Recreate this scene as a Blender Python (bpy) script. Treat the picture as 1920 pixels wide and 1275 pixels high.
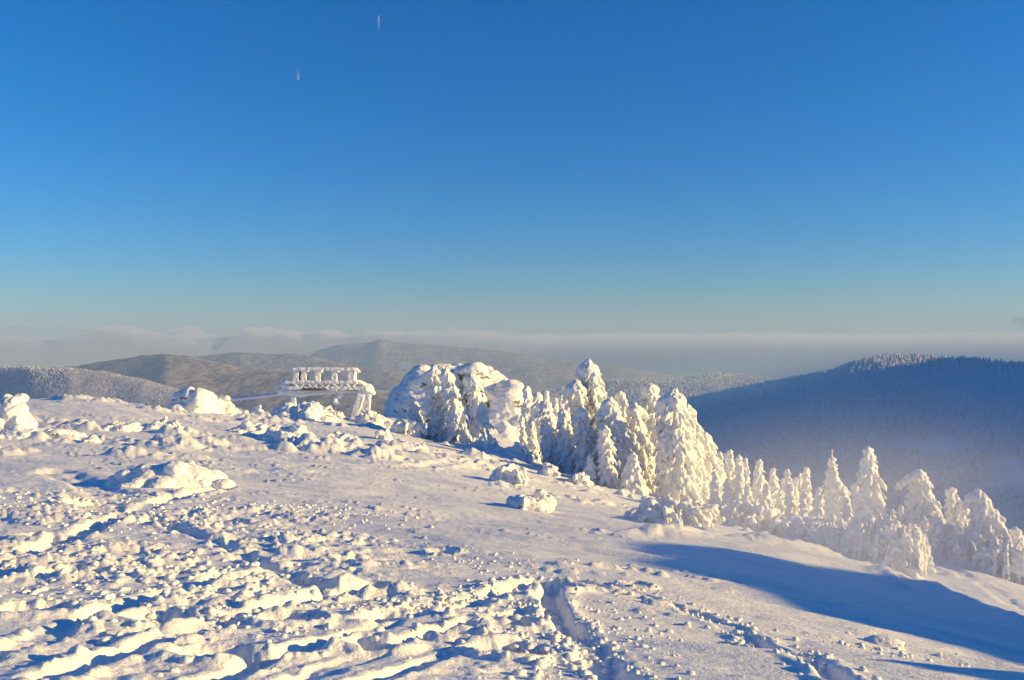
import bpy, math, random, time, sys
T0 = time.time()
import numpy as np
from mathutils import Vector

# ------------------------------------------------------------------ clear
for o in list(bpy.data.objects):
    bpy.data.objects.remove(o, do_unlink=True)
SC = bpy.context.scene
COL = SC.collection
R = math.radians

# ------------------------------------------------------------------ camera
F = 1600.0          # focal length in pixels of the 1920 wide photograph
CX, CY = 960.0, 637.5
cam_d = bpy.data.cameras.new("camera")
cam_d.sensor_width = 36.0
cam_d.lens = 36.0 * F / 1920.0
cam_d.clip_start = 0.1
cam_d.clip_end = 200000.0
cam = bpy.data.objects.new("camera", cam_d)
cam.location = (0, 0, 0)
cam.rotation_euler = (R(90), 0, 0)
COL.objects.link(cam)
SC.camera = cam

# ------------------------------------------------------------------ sky and sun
SUN_AZ, SUN_EL = 97.0, 13.0       # clockwise from the view direction, degrees
world = bpy.data.worlds.new("World")
SC.world = world
world.use_nodes = True
wn = world.node_tree.nodes
wl = world.node_tree.links
bg = wn["Background"]
sky = wn.new("ShaderNodeTexSky")
sky.sky_type = 'NISHITA'
sky.sun_disc = False
sky.sun_elevation = R(SUN_EL)
sky.sun_rotation = R(SUN_AZ)
sky.altitude = 1400
sky.air_density = 1.4
sky.dust_density = 0.3
sky.ozone_density = 8.0
hs = wn.new("ShaderNodeHueSaturation")
hs.inputs["Saturation"].default_value = 1.12
hs.inputs["Hue"].default_value = 0.504
wl.new(sky.outputs[0], hs.inputs["Color"])
wl.new(hs.outputs[0], bg.inputs["Color"])
bg.inputs["Strength"].default_value = 0.096

sun_d = bpy.data.lights.new("sun", 'SUN')
sun_d.energy = 4.8
sun_d.angle = R(0.55)
sun_d.color = (1.0, 0.70, 0.23)
sun = bpy.data.objects.new("sun", sun_d)
sdir = Vector((math.sin(R(SUN_AZ)) * math.cos(R(SUN_EL)), math.cos(R(SUN_AZ)) * math.cos(R(SUN_EL)), math.sin(R(SUN_EL))))
sun.rotation_euler = sdir.to_track_quat('Z', 'Y').to_euler()
sun.location = sdir * 200
COL.objects.link(sun)

vs = SC.view_settings
vs.view_transform = 'Standard'
vs.look = 'None'
vs.exposure = 0.74
vs.gamma = 1.0
vs.use_curve_mapping = False
SC.render.engine = 'CYCLES'
cy = SC.cycles
cy.use_denoising = True
cy.max_bounces = 6
cy.diffuse_bounces = 3
cy.glossy_bounces = 2
cy.transparent_max_bounces = 12
cy.volume_bounces = 2
cy.volume_max_steps = 128

# ------------------------------------------------------------------ noise
_rs = np.random.RandomState(7)
PERM = _rs.permutation(256).astype(np.int32)
PERM = np.concatenate([PERM, PERM, PERM])
G3 = _rs.normal(size=(256, 3)); G3 /= np.linalg.norm(G3, axis=1)[:, None]
G3 = G3.astype(np.float32) * 1.4
RND = _rs.rand(512).astype(np.float32)


def _fade(t):
    return t * t * t * (t * (t * 6 - 15) + 10)


def perlin(x, y, z=None):
    x = np.asarray(x, dtype=np.float64); y = np.asarray(y, dtype=np.float64)
    z = np.zeros_like(x) + 0.37 if z is None else np.asarray(z, dtype=np.float64)
    xi = np.floor(x); yi = np.floor(y); zi = np.floor(z)
    fx = (x - xi).astype(np.float32); fy = (y - yi).astype(np.float32); fz = (z - zi).astype(np.float32)
    X = xi.astype(np.int64) & 255; Y = yi.astype(np.int64) & 255; Z = zi.astype(np.int64) & 255
    u, v, w = _fade(fx), _fade(fy), _fade(fz)
    out = 0
    for i in (0, 1):
        wx = u if i else 1 - u
        for j in (0, 1):
            wy = v if j else 1 - v
            a = PERM[PERM[(X + i) & 255] + ((Y + j) & 255)]
            for k in (0, 1):
                wz = w if k else 1 - w
                g = G3[PERM[a + ((Z + k) & 255)]]
                out = out + wx * wy * wz * (g[:, 0] * (fx - i) + g[:, 1] * (fy - j) + g[:, 2] * (fz - k))
    return out


def fbm(x, y, z=None, octv=4, gain=0.5):
    s = 0; a = 1.0; f = 1.0
    for i in range(octv):
        s = s + a * perlin(x * f + 17.3 * i, y * f - 9.1 * i, None if z is None else z * f + 3.7 * i)
        a *= gain; f *= 2.03
    return s


def blobs2(x, y, rmin=0.3, rmax=0.62, seed=0, prob=1.0):
    """height field of half balls scattered one to a cell"""
    xi = np.floor(x); yi = np.floor(y)
    best = np.zeros(x.shape, dtype=np.float32)
    for di in (-1, 0, 1):
        for dj in (-1, 0, 1):
            cx = xi + di; cyy = yi + dj
            h = PERM[PERM[(cx.astype(np.int64) + seed) & 255] + (cyy.astype(np.int64) & 255)]
            px = cx + 0.15 + 0.7 * RND[h]; py = cyy + 0.15 + 0.7 * RND[h + 97]
            rr = rmin + (rmax - rmin) * RND[h + 31]
            ok = RND[h + 180] < prob
            d2 = ((x - px) ** 2 + (y - py) ** 2) / (rr * rr)
            q = np.maximum(0, 1 - d2)
            hh = np.where(ok, q * (1.35 - 0.35 * q) * rr, 0)
            best = np.maximum(best, hh)
    return best


def sstep(a, b, x):
    t = np.clip((x - a) / (b - a), 0, 1)
    return t * t * (3 - 2 * t)


# ------------------------------------------------------------------ mesh helpers
def np_mesh(name, verts, faces, smooth=True):
    verts = np.asarray(verts, dtype=np.float32); faces = np.asarray(faces, dtype=np.int32)
    k = faces.shape[1]
    me = bpy.data.meshes.new(name)
    me.vertices.add(len(verts)); me.vertices.foreach_set("co", verts.ravel())
    me.loops.add(faces.size); me.loops.foreach_set("vertex_index", faces.ravel())
    me.polygons.add(len(faces))
    me.polygons.foreach_set("loop_start", np.arange(0, faces.size, k, dtype=np.int32))
    me.polygons.foreach_set("loop_total", np.full(len(faces), k, dtype=np.int32))
    me.update(calc_edges=True)
    if smooth:
        me.polygons.foreach_set("use_smooth", np.ones(len(faces), dtype=bool))
    return me


def link(name, me, mat=None, parent=None, loc=None):
    o = bpy.data.objects.new(name, me)
    COL.objects.link(o)
    if mat is not None and me is not None and len(me.materials) == 0:
        me.materials.append(mat)
    if parent is not None:
        o.parent = parent
    if loc is not None:
        o.location = loc
    return o


def tag(o, label=None, cat=None, group=None, kind=None):
    if label: o["label"] = label
    if cat: o["category"] = cat
    if group: o["group"] = group
    if kind: o["kind"] = kind
    return o


def empty(name, loc):
    o = bpy.data.objects.new(name, None)
    o.location = loc
    o.empty_display_size = 0.2
    COL.objects.link(o)
    return o


def ico(sub):
    t = (1 + 5 ** 0.5) / 2
    v = [(-1, t, 0), (1, t, 0), (-1, -t, 0), (1, -t, 0), (0, -1, t), (0, 1, t), (0, -1, -t), (0, 1, -t), (t, 0, -1), (t, 0, 1), (-t, 0, -1), (-t, 0, 1)]
    f = [(0, 11, 5), (0, 5, 1), (0, 1, 7), (0, 7, 10), (0, 10, 11), (1, 5, 9), (5, 11, 4), (11, 10, 2), (10, 7, 6), (7, 1, 8), (3, 9, 4), (3, 4, 2), (3, 2, 6), (3, 6, 8), (3, 8, 9), (4, 9, 5), (2, 4, 11), (6, 2, 10), (8, 6, 7), (9, 8, 1)]
    v = [np.array(p) / np.linalg.norm(p) for p in v]
    for _ in range(sub):
        mid = {}; nf = []
        def m(a, b):
            k = (min(a, b), max(a, b))
            if k not in mid:
                p = v[a] + v[b]; v.append(p / np.linalg.norm(p)); mid[k] = len(v) - 1
            return mid[k]
        for a, b, c in f:
            ab, bc, ca = m(a, b), m(b, c), m(c, a)
            nf += [(a, ab, ca), (b, bc, ab), (c, ca, bc), (ab, bc, ca)]
        f = nf
    return np.array(v), np.array(f)


ICO1 = ico(1)
ICO2 = ico(2)


class Clump:
    """collects closed lumps and bars; build() melts them into one snow or rime mass"""
    def __init__(self):
        self.v = []; self.f = []; self.n = 0

    def add(self, v, f):
        self.v.append(np.asarray(v, dtype=np.float64)); self.f.append(np.asarray(f) + self.n); self.n += len(v)

    def ball(self, c, r, s=(1, 1, 1), rz=0.0, tilt=0.0, fine=False):
        V, Fc = ICO2 if fine else ICO1
        p = V * np.array(s) * r
        if tilt:
            ct, st = math.cos(tilt), math.sin(tilt)
            p = np.stack([p[:, 0] * ct + p[:, 2] * st, p[:, 1], -p[:, 0] * st + p[:, 2] * ct], 1)
        if rz:
            cz, sz = math.cos(rz), math.sin(rz)
            p = np.stack([p[:, 0] * cz - p[:, 1] * sz, p[:, 0] * sz + p[:, 1] * cz, p[:, 2]], 1)
        self.add(p + np.array(c), Fc)

    def tube(self, pts, r0, r1, n=6):
        pts = [np.array(p, dtype=float) for p in pts]
        vs = []; m = len(pts)
        for i, p in enumerate(pts):
            d = pts[min(i + 1, m - 1)] - pts[max(i - 1, 0)]
            d = d / (np.linalg.norm(d) + 1e-9)
            a = np.cross(d, (0, 0, 1.0)) if abs(d[2]) < 0.9 else np.cross(d, (1.0, 0, 0))
            a /= np.linalg.norm(a); b = np.cross(d, a)
            rr = r0 + (r1 - r0) * i / max(1, m - 1)
            for k in range(n):
                t = 2 * math.pi * k / n
                vs.append(p + rr * (math.cos(t) * a + math.sin(t) * b))
        fs = []
        for i in range(m - 1):
            for k in range(n):
                A = i * n + k; B = i * n + (k + 1) % n
                fs += [(A, B, B + n), (A, B + n, A + n)]
        vs.append(pts[0]); vs.append(pts[-1])
        for k in range(n):
            fs.append((m * n, (k + 1) % n, k))
            fs.append((m * n + 1, (m - 1) * n + k, (m - 1) * n + (k + 1) % n))
        self.add(vs, fs)

    def box(self, a, b, w, h, up=(0, 0, 1)):
        """bar from a to b, w wide, h high"""
        a = np.array(a, float); b = np.array(b, float)
        d = b - a; L = np.linalg.norm(d); d /= L
        s = np.cross(d, up)
        if np.linalg.norm(s) < 1e-3: s = np.array([1.0, 0, 0])
        s /= np.linalg.norm(s); u = np.cross(s, d)
        vs = []
        for p in (a, b):
            for i, j in ((-1, -1), (1, -1), (1, 1), (-1, 1)):
                vs.append(p + s * w / 2 * i + u * h / 2 * j)
        fs = [(0, 1, 2), (0, 2, 3), (4, 6, 5), (4, 7, 6)]
        for k in range(4):
            k2 = (k + 1) % 4
            fs += [(k, k + 4, k2 + 4), (k, k2 + 4, k2)]
        self.add(vs, fs)

    def build(self, name, mat, parent=None, voxel=0.08, noise=((0.22, 0.05), (0.1, 0.025)), loc=None, shag=1.0, seed=0.0):
        me = np_mesh("tmp", np.concatenate(self.v), np.concatenate(self.f))
        o = bpy.data.objects.new("tmp", me); COL.objects.link(o)
        md = o.modifiers.new("r", 'REMESH'); md.mode = 'VOXEL'; md.voxel_size = voxel; md.use_smooth_shade = True
        dg = bpy.context.evaluated_depsgraph_get()
        nm = bpy.data.meshes.new_from_object(o.evaluated_get(dg))
        bpy.data.objects.remove(o, do_unlink=True); bpy.data.meshes.remove(me)
        n = len(nm.vertices)
        co = np.empty(n * 3, np.float32); nm.vertices.foreach_get("co", co); co = co.reshape(-1, 3)
        no = np.empty(n * 3, np.float32); nm.vertex_normals.foreach_get("vector", no); no = no.reshape(-1, 3)
        d = 0
        for sc, am in noise:
            d = d + am * 1.6 * perlin(co[:, 0] / sc + seed, co[:, 1] / sc + seed * 0.7, co[:, 2] / (sc * shag))
        co2 = co + no * np.asarray(d)[:, None]
        nm.vertices.foreach_set("co", co2.astype(np.float32).ravel())
        nm.polygons.foreach_set("use_smooth", np.ones(len(nm.polygons), dtype=bool))
        nm.update()
        nm.name = name
        nm.materials.clear()
        return link(name, nm, mat, parent, loc)


# ------------------------------------------------------------------ materials
def new_mat(name):
    m = bpy.data.materials.new(name); m.use_nodes = True
    nt = m.node_tree
    return m, nt.nodes, nt.links, nt.nodes["Principled BSDF"]


def noise_node(n, l, scale, detail=4, rough=0.55, coord='Object', vec=None, stretch=None):
    t = n.new("ShaderNodeTexNoise")
    t.inputs["Scale"].default_value = scale; t.inputs["Detail"].default_value = detail; t.inputs["Roughness"].default_value = rough
    g = n.new("ShaderNodeNewGeometry")
    src = g.outputs["Position"]
    if stretch:
        mp = n.new("ShaderNodeMapping"); mp.inputs["Scale"].default_value = stretch
        l.new(src, mp.inputs["Vector"]); src = mp.outputs["Vector"]
    l.new(src, t.inputs["Vector"])
    return t


def ramp(n, l, src, p0, c0, p1, c1):
    r = n.new("ShaderNodeValToRGB")
    r.color_ramp.elements[0].position = p0; r.color_ramp.elements[0].color = (*c0, 1)
    r.color_ramp.elements[1].position = p1; r.color_ramp.elements[1].color = (*c1, 1)
    l.new(src, r.inputs[0])
    return r


def mix_col(n, l, fac, a, b):
    m = n.new("ShaderNodeMix"); m.data_type = 'RGBA'
    if hasattr(fac, 'links'): l.new(fac, m.inputs[0])
    else: m.inputs[0].default_value = fac
    for i, c in ((6, a), (7, b)):
        if hasattr(c, 'links'): l.new(c, m.inputs[i])
        else: m.inputs[i].default_value = (*c, 1)
    return m.outputs[2]


def math_node(n, l, op, a, b=None, clamp=False):
    m = n.new("ShaderNodeMath"); m.operation = op; m.use_clamp = clamp
    for i, c in ((0, a), (1, b)):
        if c is None: continue
        if hasattr(c, 'links'): l.new(c, m.inputs[i])
        else: m.inputs[i].default_value = c
    return m.outputs[0]


def bump(n, l, pr, srcs):
    last = None
    for src, strength, dist in srcs:
        b = n.new("ShaderNodeBump"); b.inputs["Strength"].default_value = strength; b.inputs["Distance"].default_value = dist
        l.new(src, b.inputs["Height"])
        if last is not None: l.new(last, b.inputs["Normal"])
        last = b.outputs["Normal"]
    l.new(last, pr.inputs["Normal"])


SNOW_C = (0.89, 0.88, 0.86)

m_snow, n, l, p = new_mat("wind_packed_snow")
p.inputs["Roughness"].default_value = 0.6
p.inputs["Specular IOR Level"].default_value = 0.25
a = noise_node(n, l, 0.6, 5)
l.new(mix_col(n, l, ramp(n, l, a.outputs[0], 0.35, (0, 0, 0), 0.7, (1, 1, 1)).outputs[0], (0.86, 0.855, 0.84), (0.90, 0.89, 0.87)), p.inputs["Base Color"])
b1 = noise_node(n, l, 9.0, 6, 0.6, stretch=(0.55, 1, 1))
b2 = noise_node(n, l, 70.0, 3, 0.65)
b3 = noise_node(n, l, 26.0, 4, 0.65)
bump(n, l, p, ((b1.outputs[0], 0.6, 0.04), (b3.outputs[0], 0.6, 0.022), (b2.outputs[0], 0.5, 0.009)))

m_rime, n, l, p = new_mat("rime_and_snow")
p.inputs["Roughness"].default_value = 0.65
p.inputs["Specular IOR Level"].default_value = 0.2
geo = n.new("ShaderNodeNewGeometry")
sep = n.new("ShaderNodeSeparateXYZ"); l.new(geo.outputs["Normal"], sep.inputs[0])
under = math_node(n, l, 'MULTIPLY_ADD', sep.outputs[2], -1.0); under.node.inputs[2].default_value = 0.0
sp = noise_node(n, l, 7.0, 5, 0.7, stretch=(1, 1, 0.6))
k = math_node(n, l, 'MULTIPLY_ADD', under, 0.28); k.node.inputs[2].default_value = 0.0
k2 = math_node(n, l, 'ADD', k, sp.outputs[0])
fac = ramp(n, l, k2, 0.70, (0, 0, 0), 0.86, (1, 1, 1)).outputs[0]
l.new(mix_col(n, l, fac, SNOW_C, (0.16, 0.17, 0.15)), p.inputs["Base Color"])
b1 = noise_node(n, l, 11.0, 5, 0.65, stretch=(1, 1, 0.5))
b2 = noise_node(n, l, 34.0, 3, 0.6)
bump(n, l, p, ((b1.outputs[0], 0.7, 0.06), (b2.outputs[0], 0.5, 0.02)))

m_bark, n, l, p = new_mat("spruce_bark")
p.inputs["Roughness"].default_value = 0.9
a = noise_node(n, l, 14.0, 5, 0.6, stretch=(1, 1, 0.25))
l.new(ramp(n, l, a.outputs[0], 0.35, (0.05, 0.038, 0.03), 0.65, (0.30, 0.29, 0.28)).outputs[0], p.inputs["Base Color"])

m_rock, n, l, p = new_mat("snow_plastered_rock")
p.inputs["Roughness"].default_value = 0.75
p.inputs["Specular IOR Level"].default_value = 0.2
geo = n.new("ShaderNodeNewGeometry")
sep = n.new("ShaderNodeSeparateXYZ"); l.new(geo.outputs["Normal"], sep.inputs[0])
s1 = noise_node(n, l, 0.55, 5, 0.6)
s2 = noise_node(n, l, 3.2, 5, 0.7)
q = math_node(n, l, 'MULTIPLY_ADD', sep.outputs[2], -0.18); l.new(s1.outputs[0], q.node.inputs[2])
q2 = math_node(n, l, 'MULTIPLY_ADD', s2.outputs[0], 0.55); l.new(q, q2.node.inputs[2])
fac = ramp(n, l, q2, 0.83, (0, 0, 0), 0.91, (1, 1, 1)).outputs[0]
rc = ramp(n, l, s2.outputs[0], 0.35, (0.055, 0.05, 0.042), 0.7, (0.22, 0.20, 0.16)).outputs[0]
l.new(mix_col(n, l, fac, SNOW_C, rc), p.inputs["Base Color"])
b1 = noise_node(n, l, 2.2, 7, 0.65)
b2 = noise_node(n, l, 14.0, 3, 0.6)
bump(n, l, p, ((b1.outputs[0], 0.7, 0.14), (b2.outputs[0], 0.5, 0.04)))

m_steel, n, l, p = new_mat("rimed_steel")
p.inputs["Roughness"].default_value = 0.6
a = noise_node(n, l, 3.5, 5, 0.7)
l.new(mix_col(n, l, ramp(n, l, a.outputs[0], 0.68, (0, 0, 0), 0.78, (1, 1, 1)).outputs[0], SNOW_C, (0.25, 0.27, 0.29)), p.inputs["Base Color"])
b1 = noise_node(n, l, 16.0, 5, 0.65)
bump(n, l, p, ((b1.outputs[0], 0.5, 0.03),))

m_dark, n, l, p = new_mat("dark_steel")
p.inputs["Roughness"].default_value = 0.5; p.inputs["Metallic"].default_value = 0.3
a = noise_node(n, l, 12.0, 4)
l.new(ramp(n, l, a.outputs[0], 0.4, (0.03, 0.035, 0.04), 0.7, (0.25, 0.26, 0.27)).outputs[0], p.inputs["Base Color"])

m_far, n, l, p = new_mat("far_snowy_woodland")
p.inputs["Roughness"].default_value = 0.95
p.inputs["Specular IOR Level"].default_value = 0.0
s1 = noise_node(n, l, 0.0011, 6, 0.62, stretch=(1, 0.6, 1))
s2 = noise_node(n, l, 0.018, 6, 0.75, stretch=(1, 0.5, 1))
s3 = noise_node(n, l, 0.0035, 4, 0.6, stretch=(1, 0.45, 1))
wood = ramp(n, l, s2.outputs[0], 0.38, (0.10, 0.095, 0.095), 0.68, (0.54, 0.45, 0.41)).outputs[0]
fld = math_node(n, l, 'MULTIPLY', ramp(n, l, s3.outputs[0], 0.60, (0, 0, 0), 0.64, (1, 1, 1)).outputs[0], ramp(n, l, s1.outputs[0], 0.5, (0, 0, 0), 0.62, (1, 1, 1)).outputs[0])
gp = n.new("ShaderNodeNewGeometry"); vl = n.new("ShaderNodeVectorMath"); vl.operation = 'LENGTH'; l.new(gp.outputs["Position"], vl.inputs[0])
c_ = mix_col(n, l, fld, wood, (0.45, 0.46, 0.47))
nr = n.new("ShaderNodeMapRange"); nr.inputs["From Min"].default_value = 2000; nr.inputs["From Max"].default_value = 4600; nr.inputs["To Min"].default_value = 1.0; nr.inputs["To Max"].default_value = 0.0
l.new(vl.outputs["Value"], nr.inputs["Value"])      # nearer slopes: open snow shows between the trees
l.new(mix_col(n, l, nr.outputs[0], c_, (0.78, 0.79, 0.80)), p.inputs["Base Color"])
bump(n, l, p, ((s2.outputs[0], 0.7, 12.0),))

m_wood, n, l, p = new_mat("frosted_conifer")
p.inputs["Roughness"].default_value = 0.9
p.inputs["Specular IOR Level"].default_value = 0.1
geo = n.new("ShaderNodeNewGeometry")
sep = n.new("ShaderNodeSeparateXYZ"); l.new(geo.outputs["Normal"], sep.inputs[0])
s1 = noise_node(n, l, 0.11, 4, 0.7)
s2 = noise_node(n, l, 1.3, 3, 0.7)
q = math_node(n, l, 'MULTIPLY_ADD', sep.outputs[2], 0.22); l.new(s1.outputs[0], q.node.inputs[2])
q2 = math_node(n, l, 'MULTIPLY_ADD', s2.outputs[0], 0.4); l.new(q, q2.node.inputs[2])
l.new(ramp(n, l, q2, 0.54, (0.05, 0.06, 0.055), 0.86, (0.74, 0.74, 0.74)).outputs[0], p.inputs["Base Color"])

# ------------------------------------------------------------------ terrain function
# each point is where the snow surface stands: column, row in the photograph and distance in metres
CP = [
    (-500, 1275, 4.4), (0, 1275, 4.6), (480, 1275, 4.7), (960, 1275, 4.9), (1400, 1275, 5.3), (1920, 1290, 5.6), (2500, 1330, 6.0),
    (-500, 1110, 7.6), (0, 1100, 8.0), (480, 1100, 8.2), (960, 1105, 8.6), (1250, 1120, 9.0), (1600, 1160, 9.4), (1920, 1225, 9.6), (2500, 1300, 9.8),
    (-500, 1000, 12.5), (0, 1000, 13), (480, 1000, 13.4), (960, 1005, 15), (1200, 1015, 16.5), (1400, 1040, 16.5), (1650, 1110, 15.5), (1920, 1178, 13.5), (2500, 1290, 14),
    (1300, 992, 21), (1500, 1024, 20.5), (1640, 1066, 20), (1780, 1113, 18.5), (1920, 1168, 16.5), (2400, 1290, 20),
    (-500, 905, 21), (0, 900, 22), (480, 900, 24), (800, 915, 26), (1000, 925, 30), (1150, 950, 31), (1350, 990, 30), (1500, 1022, 29), (1700, 1090, 27),
    (1745, 1066, 33), (1840, 1092, 30), (1920, 1112, 29), (2300, 1230, 30), (1850, 1075, 36),
    (-500, 855, 29), (0, 850, 30), (480, 852, 34), (800, 862, 38), (960, 888, 42), (1150, 922, 46), (1300, 955, 44), (1450, 998, 38), (1600, 1045, 36), (1740, 1050, 42), (1900, 1096, 38),
    (-500, 803, 41), (0, 800, 42), (480, 806, 48), (720, 812, 56), (880, 845, 58), (1000, 872, 56), (1120, 905, 54), (1290, 945, 54), (1500, 1010, 56), (1750, 1060, 56), (1950, 1110, 56),
    (-500, 752, 60), (0, 750, 62), (200, 752, 63), (400, 776, 62), (540, 786, 68), (640, 790, 72), (740, 800, 74), (880, 840, 76), (1000, 858, 76), (1150, 915, 76), (1350, 985, 76), (1600, 1060, 78), (1900, 1120, 78),
    (-400, 850, 100), (200, 850, 100), (450, 830, 100), (620, 790, 95), (740, 785, 105), (860, 810, 110), (1000, 838, 110), (1200, 960, 110), (1500, 1040, 110), (1900, 1120, 110),
    (-400, 950, 160), (200, 920, 160), (600, 880, 160), (860, 880, 160), (1000, 900, 160), (1400, 1040, 160), (1900, 1090, 160),
]
_cx = np.array([(c[0] - CX) / F * c[2] for c in CP]); _cy = np.array([c[2] for c in CP], float)
_cz = np.array([-(c[1] - CY) / F * c[2] for c in CP])
_cr = np.hypot(_cx, _cy); _ct = np.arctan2(_cx, _cy)
_U = np.stack([_ct * 2.6, np.log(_cr)], 1); _W = _cz / _cr


def _tps_k(d2):
    return 0.5 * d2 * np.log(d2 + 1e-12)


_N = len(CP)
_D = ((_U[:, None, :] - _U[None, :, :]) ** 2).sum(-1)
_A = np.zeros((_N + 3, _N + 3)); _A[:_N, :_N] = _tps_k(_D) + np.eye(_N) * 2e-3
_A[:_N, _N] = 1; _A[:_N, _N + 1:] = _U; _A[_N, :_N] = 1; _A[_N + 1:, :_N] = _U.T
_S = np.linalg.solve(_A, np.concatenate([_W, np.zeros(3)]))


_GT = np.linspace(R(-52), R(54), 260); _GR = np.linspace(math.log(3.0), math.log(190.0), 260)


def _tab():
    u, v = np.meshgrid(_GT * 2.6, _GR)
    out = _S[_N] + _S[_N + 1] * u + _S[_N + 2] * v
    for i in range(_N):
        out += _S[i] * _tps_k((u - _U[i, 0]) ** 2 + (v - _U[i, 1]) ** 2)
    return out


_TAB = _tab()


def near_base(th, r):
    a = (np.clip(th, _GT[0], _GT[-1]) - _GT[0]) / (_GT[1] - _GT[0]); b = (np.log(np.clip(r, 3.0, 190.0)) - _GR[0]) / (_GR[1] - _GR[0])
    i = np.clip(a.astype(int), 1, 257); j = np.clip(b.astype(int), 1, 257)
    fa = a - i; fb = b - j

    def cub(f):
        return (-0.5 * f + f * f - 0.5 * f ** 3, 1 - 2.5 * f * f + 1.5 * f ** 3, 0.5 * f + 2 * f * f - 1.5 * f ** 3, -0.5 * f * f + 0.5 * f ** 3)
    ca_, cb_ = cub(fa), cub(fb)
    out = 0
    for m in range(4):
        row = 0
        for k in range(4):
            row = row + ca_[k] * _TAB[j - 1 + m, i - 1 + k]
        out = out + cb_[m] * row
    z = out * r
    # beside and behind the camera the summit is a gentle dome
    w = sstep(R(50), R(85), np.abs(th))
    zb = -1.75 - 0.05 * np.abs(r) - 0.0006 * r * r
    z = z * (1 - w) + np.maximum(zb, -30) * w
    w0 = sstep(4.4, 2.5, r)
    return z * (1 - w0) + (-1.85) * w0


# crest lines of the hills: (column, row) pairs at a distance, then front width, back width
def px2th(px):
    return np.arctan((np.asarray(px, float) - CX) / F)


HILLS = [
    # name, [(px,row,dist)], front, back
    ([(-900, 720, 3600), (-400, 694, 3600), (0, 690, 3600), (60, 684, 3500), (130, 690, 3400), (250, 712, 3300), (330, 732, 3200), (420, 760, 3000), (520, 800, 2900)], 1500, 1400),
    ([(-900, 700, 7000), (0, 690, 7000), (150, 682, 6800), (260, 668, 6600), (310, 662, 6500), (360, 671, 6400), (450, 690, 6200), (560, 700, 6000), (680, 722, 5700), (780, 745, 5400)], 2200, 2000),
    ([(250, 690, 10000), (350, 672, 9800), (450, 662, 9600), (540, 664, 9500), (620, 674, 9300), (720, 690, 9000), (800, 705, 8800)], 2400, 2000),
    ([(500, 678, 13500), (560, 666, 13500), (640, 647, 13500), (688, 640, 13500), (712, 633.5, 13500), (738, 639, 13500), (820, 645, 13300), (900, 654, 13000), (1000, 665, 12800), (1100, 680, 12800)], 3400, 2200),
    ([(930, 770, 3300), (1000, 742, 3400), (1060, 728, 3500), (1130, 715, 3600), (1200, 711, 3600), (1290, 709, 3600), (1345, 700, 3700), (1400, 707, 3700), (1480, 713, 3700), (1560, 706, 3800), (1700, 715, 3800), (1850, 730, 3800)], 1500, 1300),
    ([(1150, 860, 1500), (1250, 800, 1650), (1300, 765, 1750), (1400, 738, 1850), (1500, 716, 1900), (1560, 703, 1900), (1600, 686, 1850), (1640, 676, 1820), (1680, 673, 1800), (1750, 677, 1780), (1830, 686, 1750), (1880, 692, 1700), (2000, 690, 1700), (2302, 606, 2000), (2737, 462, 2000), (3731, 428, 1800), (5500, 425, 1700), (12000, 427, 1700)], 1150, 1200),  # last points: unseen ridge past the right edge, raised to shade the valley
]


def far_base(th, r):
    """rolling country below the summit"""
    x = r * np.sin(th); y = r * np.cos(th)
    rs = sstep(R(1.0), R(11), th)
    fl = np.maximum(-690.0, -22 - 0.27 * (r - 130))
    fr = np.where(r < 2100, np.maximum(-165.0, -26 - 0.245 * (r - 130)), -165 - 520 * sstep(2100, 5000, r))
    z = fl * (1 - rs) + fr * rs
    plain = z.copy()
    z = z + fbm(x / 2600, y / 2600, octv=4) * np.clip(r * 0.03, 0, 60) * sstep(1500, 5000, r)
    z = z + 70 * sstep(0.1, 0.7, fbm(x / 5200 + 4, y / 5200, octv=3)) * sstep(6000, 12000, r)
    for pts, wf, wb in HILLS:
        pth = px2th([q[0] for q in pts]); cz = np.array([-(q[1] - CY) / F * q[2] for q in pts])
        rc = np.array([math.hypot((q[0] - CX) / F * q[2], q[2]) if q[0] < 2500 else q[2] for q in pts])
        c = np.interp(th, pth, cz); rr = np.interp(th, pth, rc)
        ends = sstep(pth[0], pth[0] + (0.16 if wf == 1150 else 0.06), th) * (1 - sstep(pth[-1] - 0.02, pth[-1] + 0.2, th))
        c = c + (fbm(x / (wf * .16), y / (wf * .16), octv=3) * wf * 0.006)
        t = (r - rr)
        t = np.where(t < 0, np.clip(-t / wf, 0, 1), np.clip(t / wb, 0, 1))
        gul = fbm(x / (wf * .45) + 9, y / (wf * .45), octv=4) * 0.22 * t * (1 - t) * 3
        pr = np.clip(1 - t - gul, 0, 1)
        pr = pr * pr * (3 - 2 * pr) * 0.6 + pr * 0.4
        h = plain + (np.maximum(c, plain) - plain) * pr * ends
        z = np.maximum(z, h)
    return z


def base_z(th, r):
    th = np.asarray(th, float); r = np.asarray(r, float)
    z = near_base(th, r)
    w = sstep(105, 210, r)
    m = w > 0
    if m.any():
        z[m] = z[m] * (1 - w[m]) + far_base(th[m], r[m]) * w[m]
    return z


def ground(x, y):
    x = np.atleast_1d(np.asarray(x, float)); y = np.atleast_1d(np.asarray(y, float))
    return base_z(np.arctan2(x, y), np.hypot(x, y))


def hit(px, py, dmin=4.0, dmax=190.0):
    """the point of the snow surface seen at a column and row"""
    d = np.exp(np.linspace(math.log(dmin), math.log(dmax), 900))
    x = (px - CX) / F * d; z = -(py - CY) / F * d
    g = ground(x, d)
    i = np.argmax(g > z) if np.any(g > z) else len(d) - 1
    return np.array([x[i], d[i], g[i]])


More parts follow.
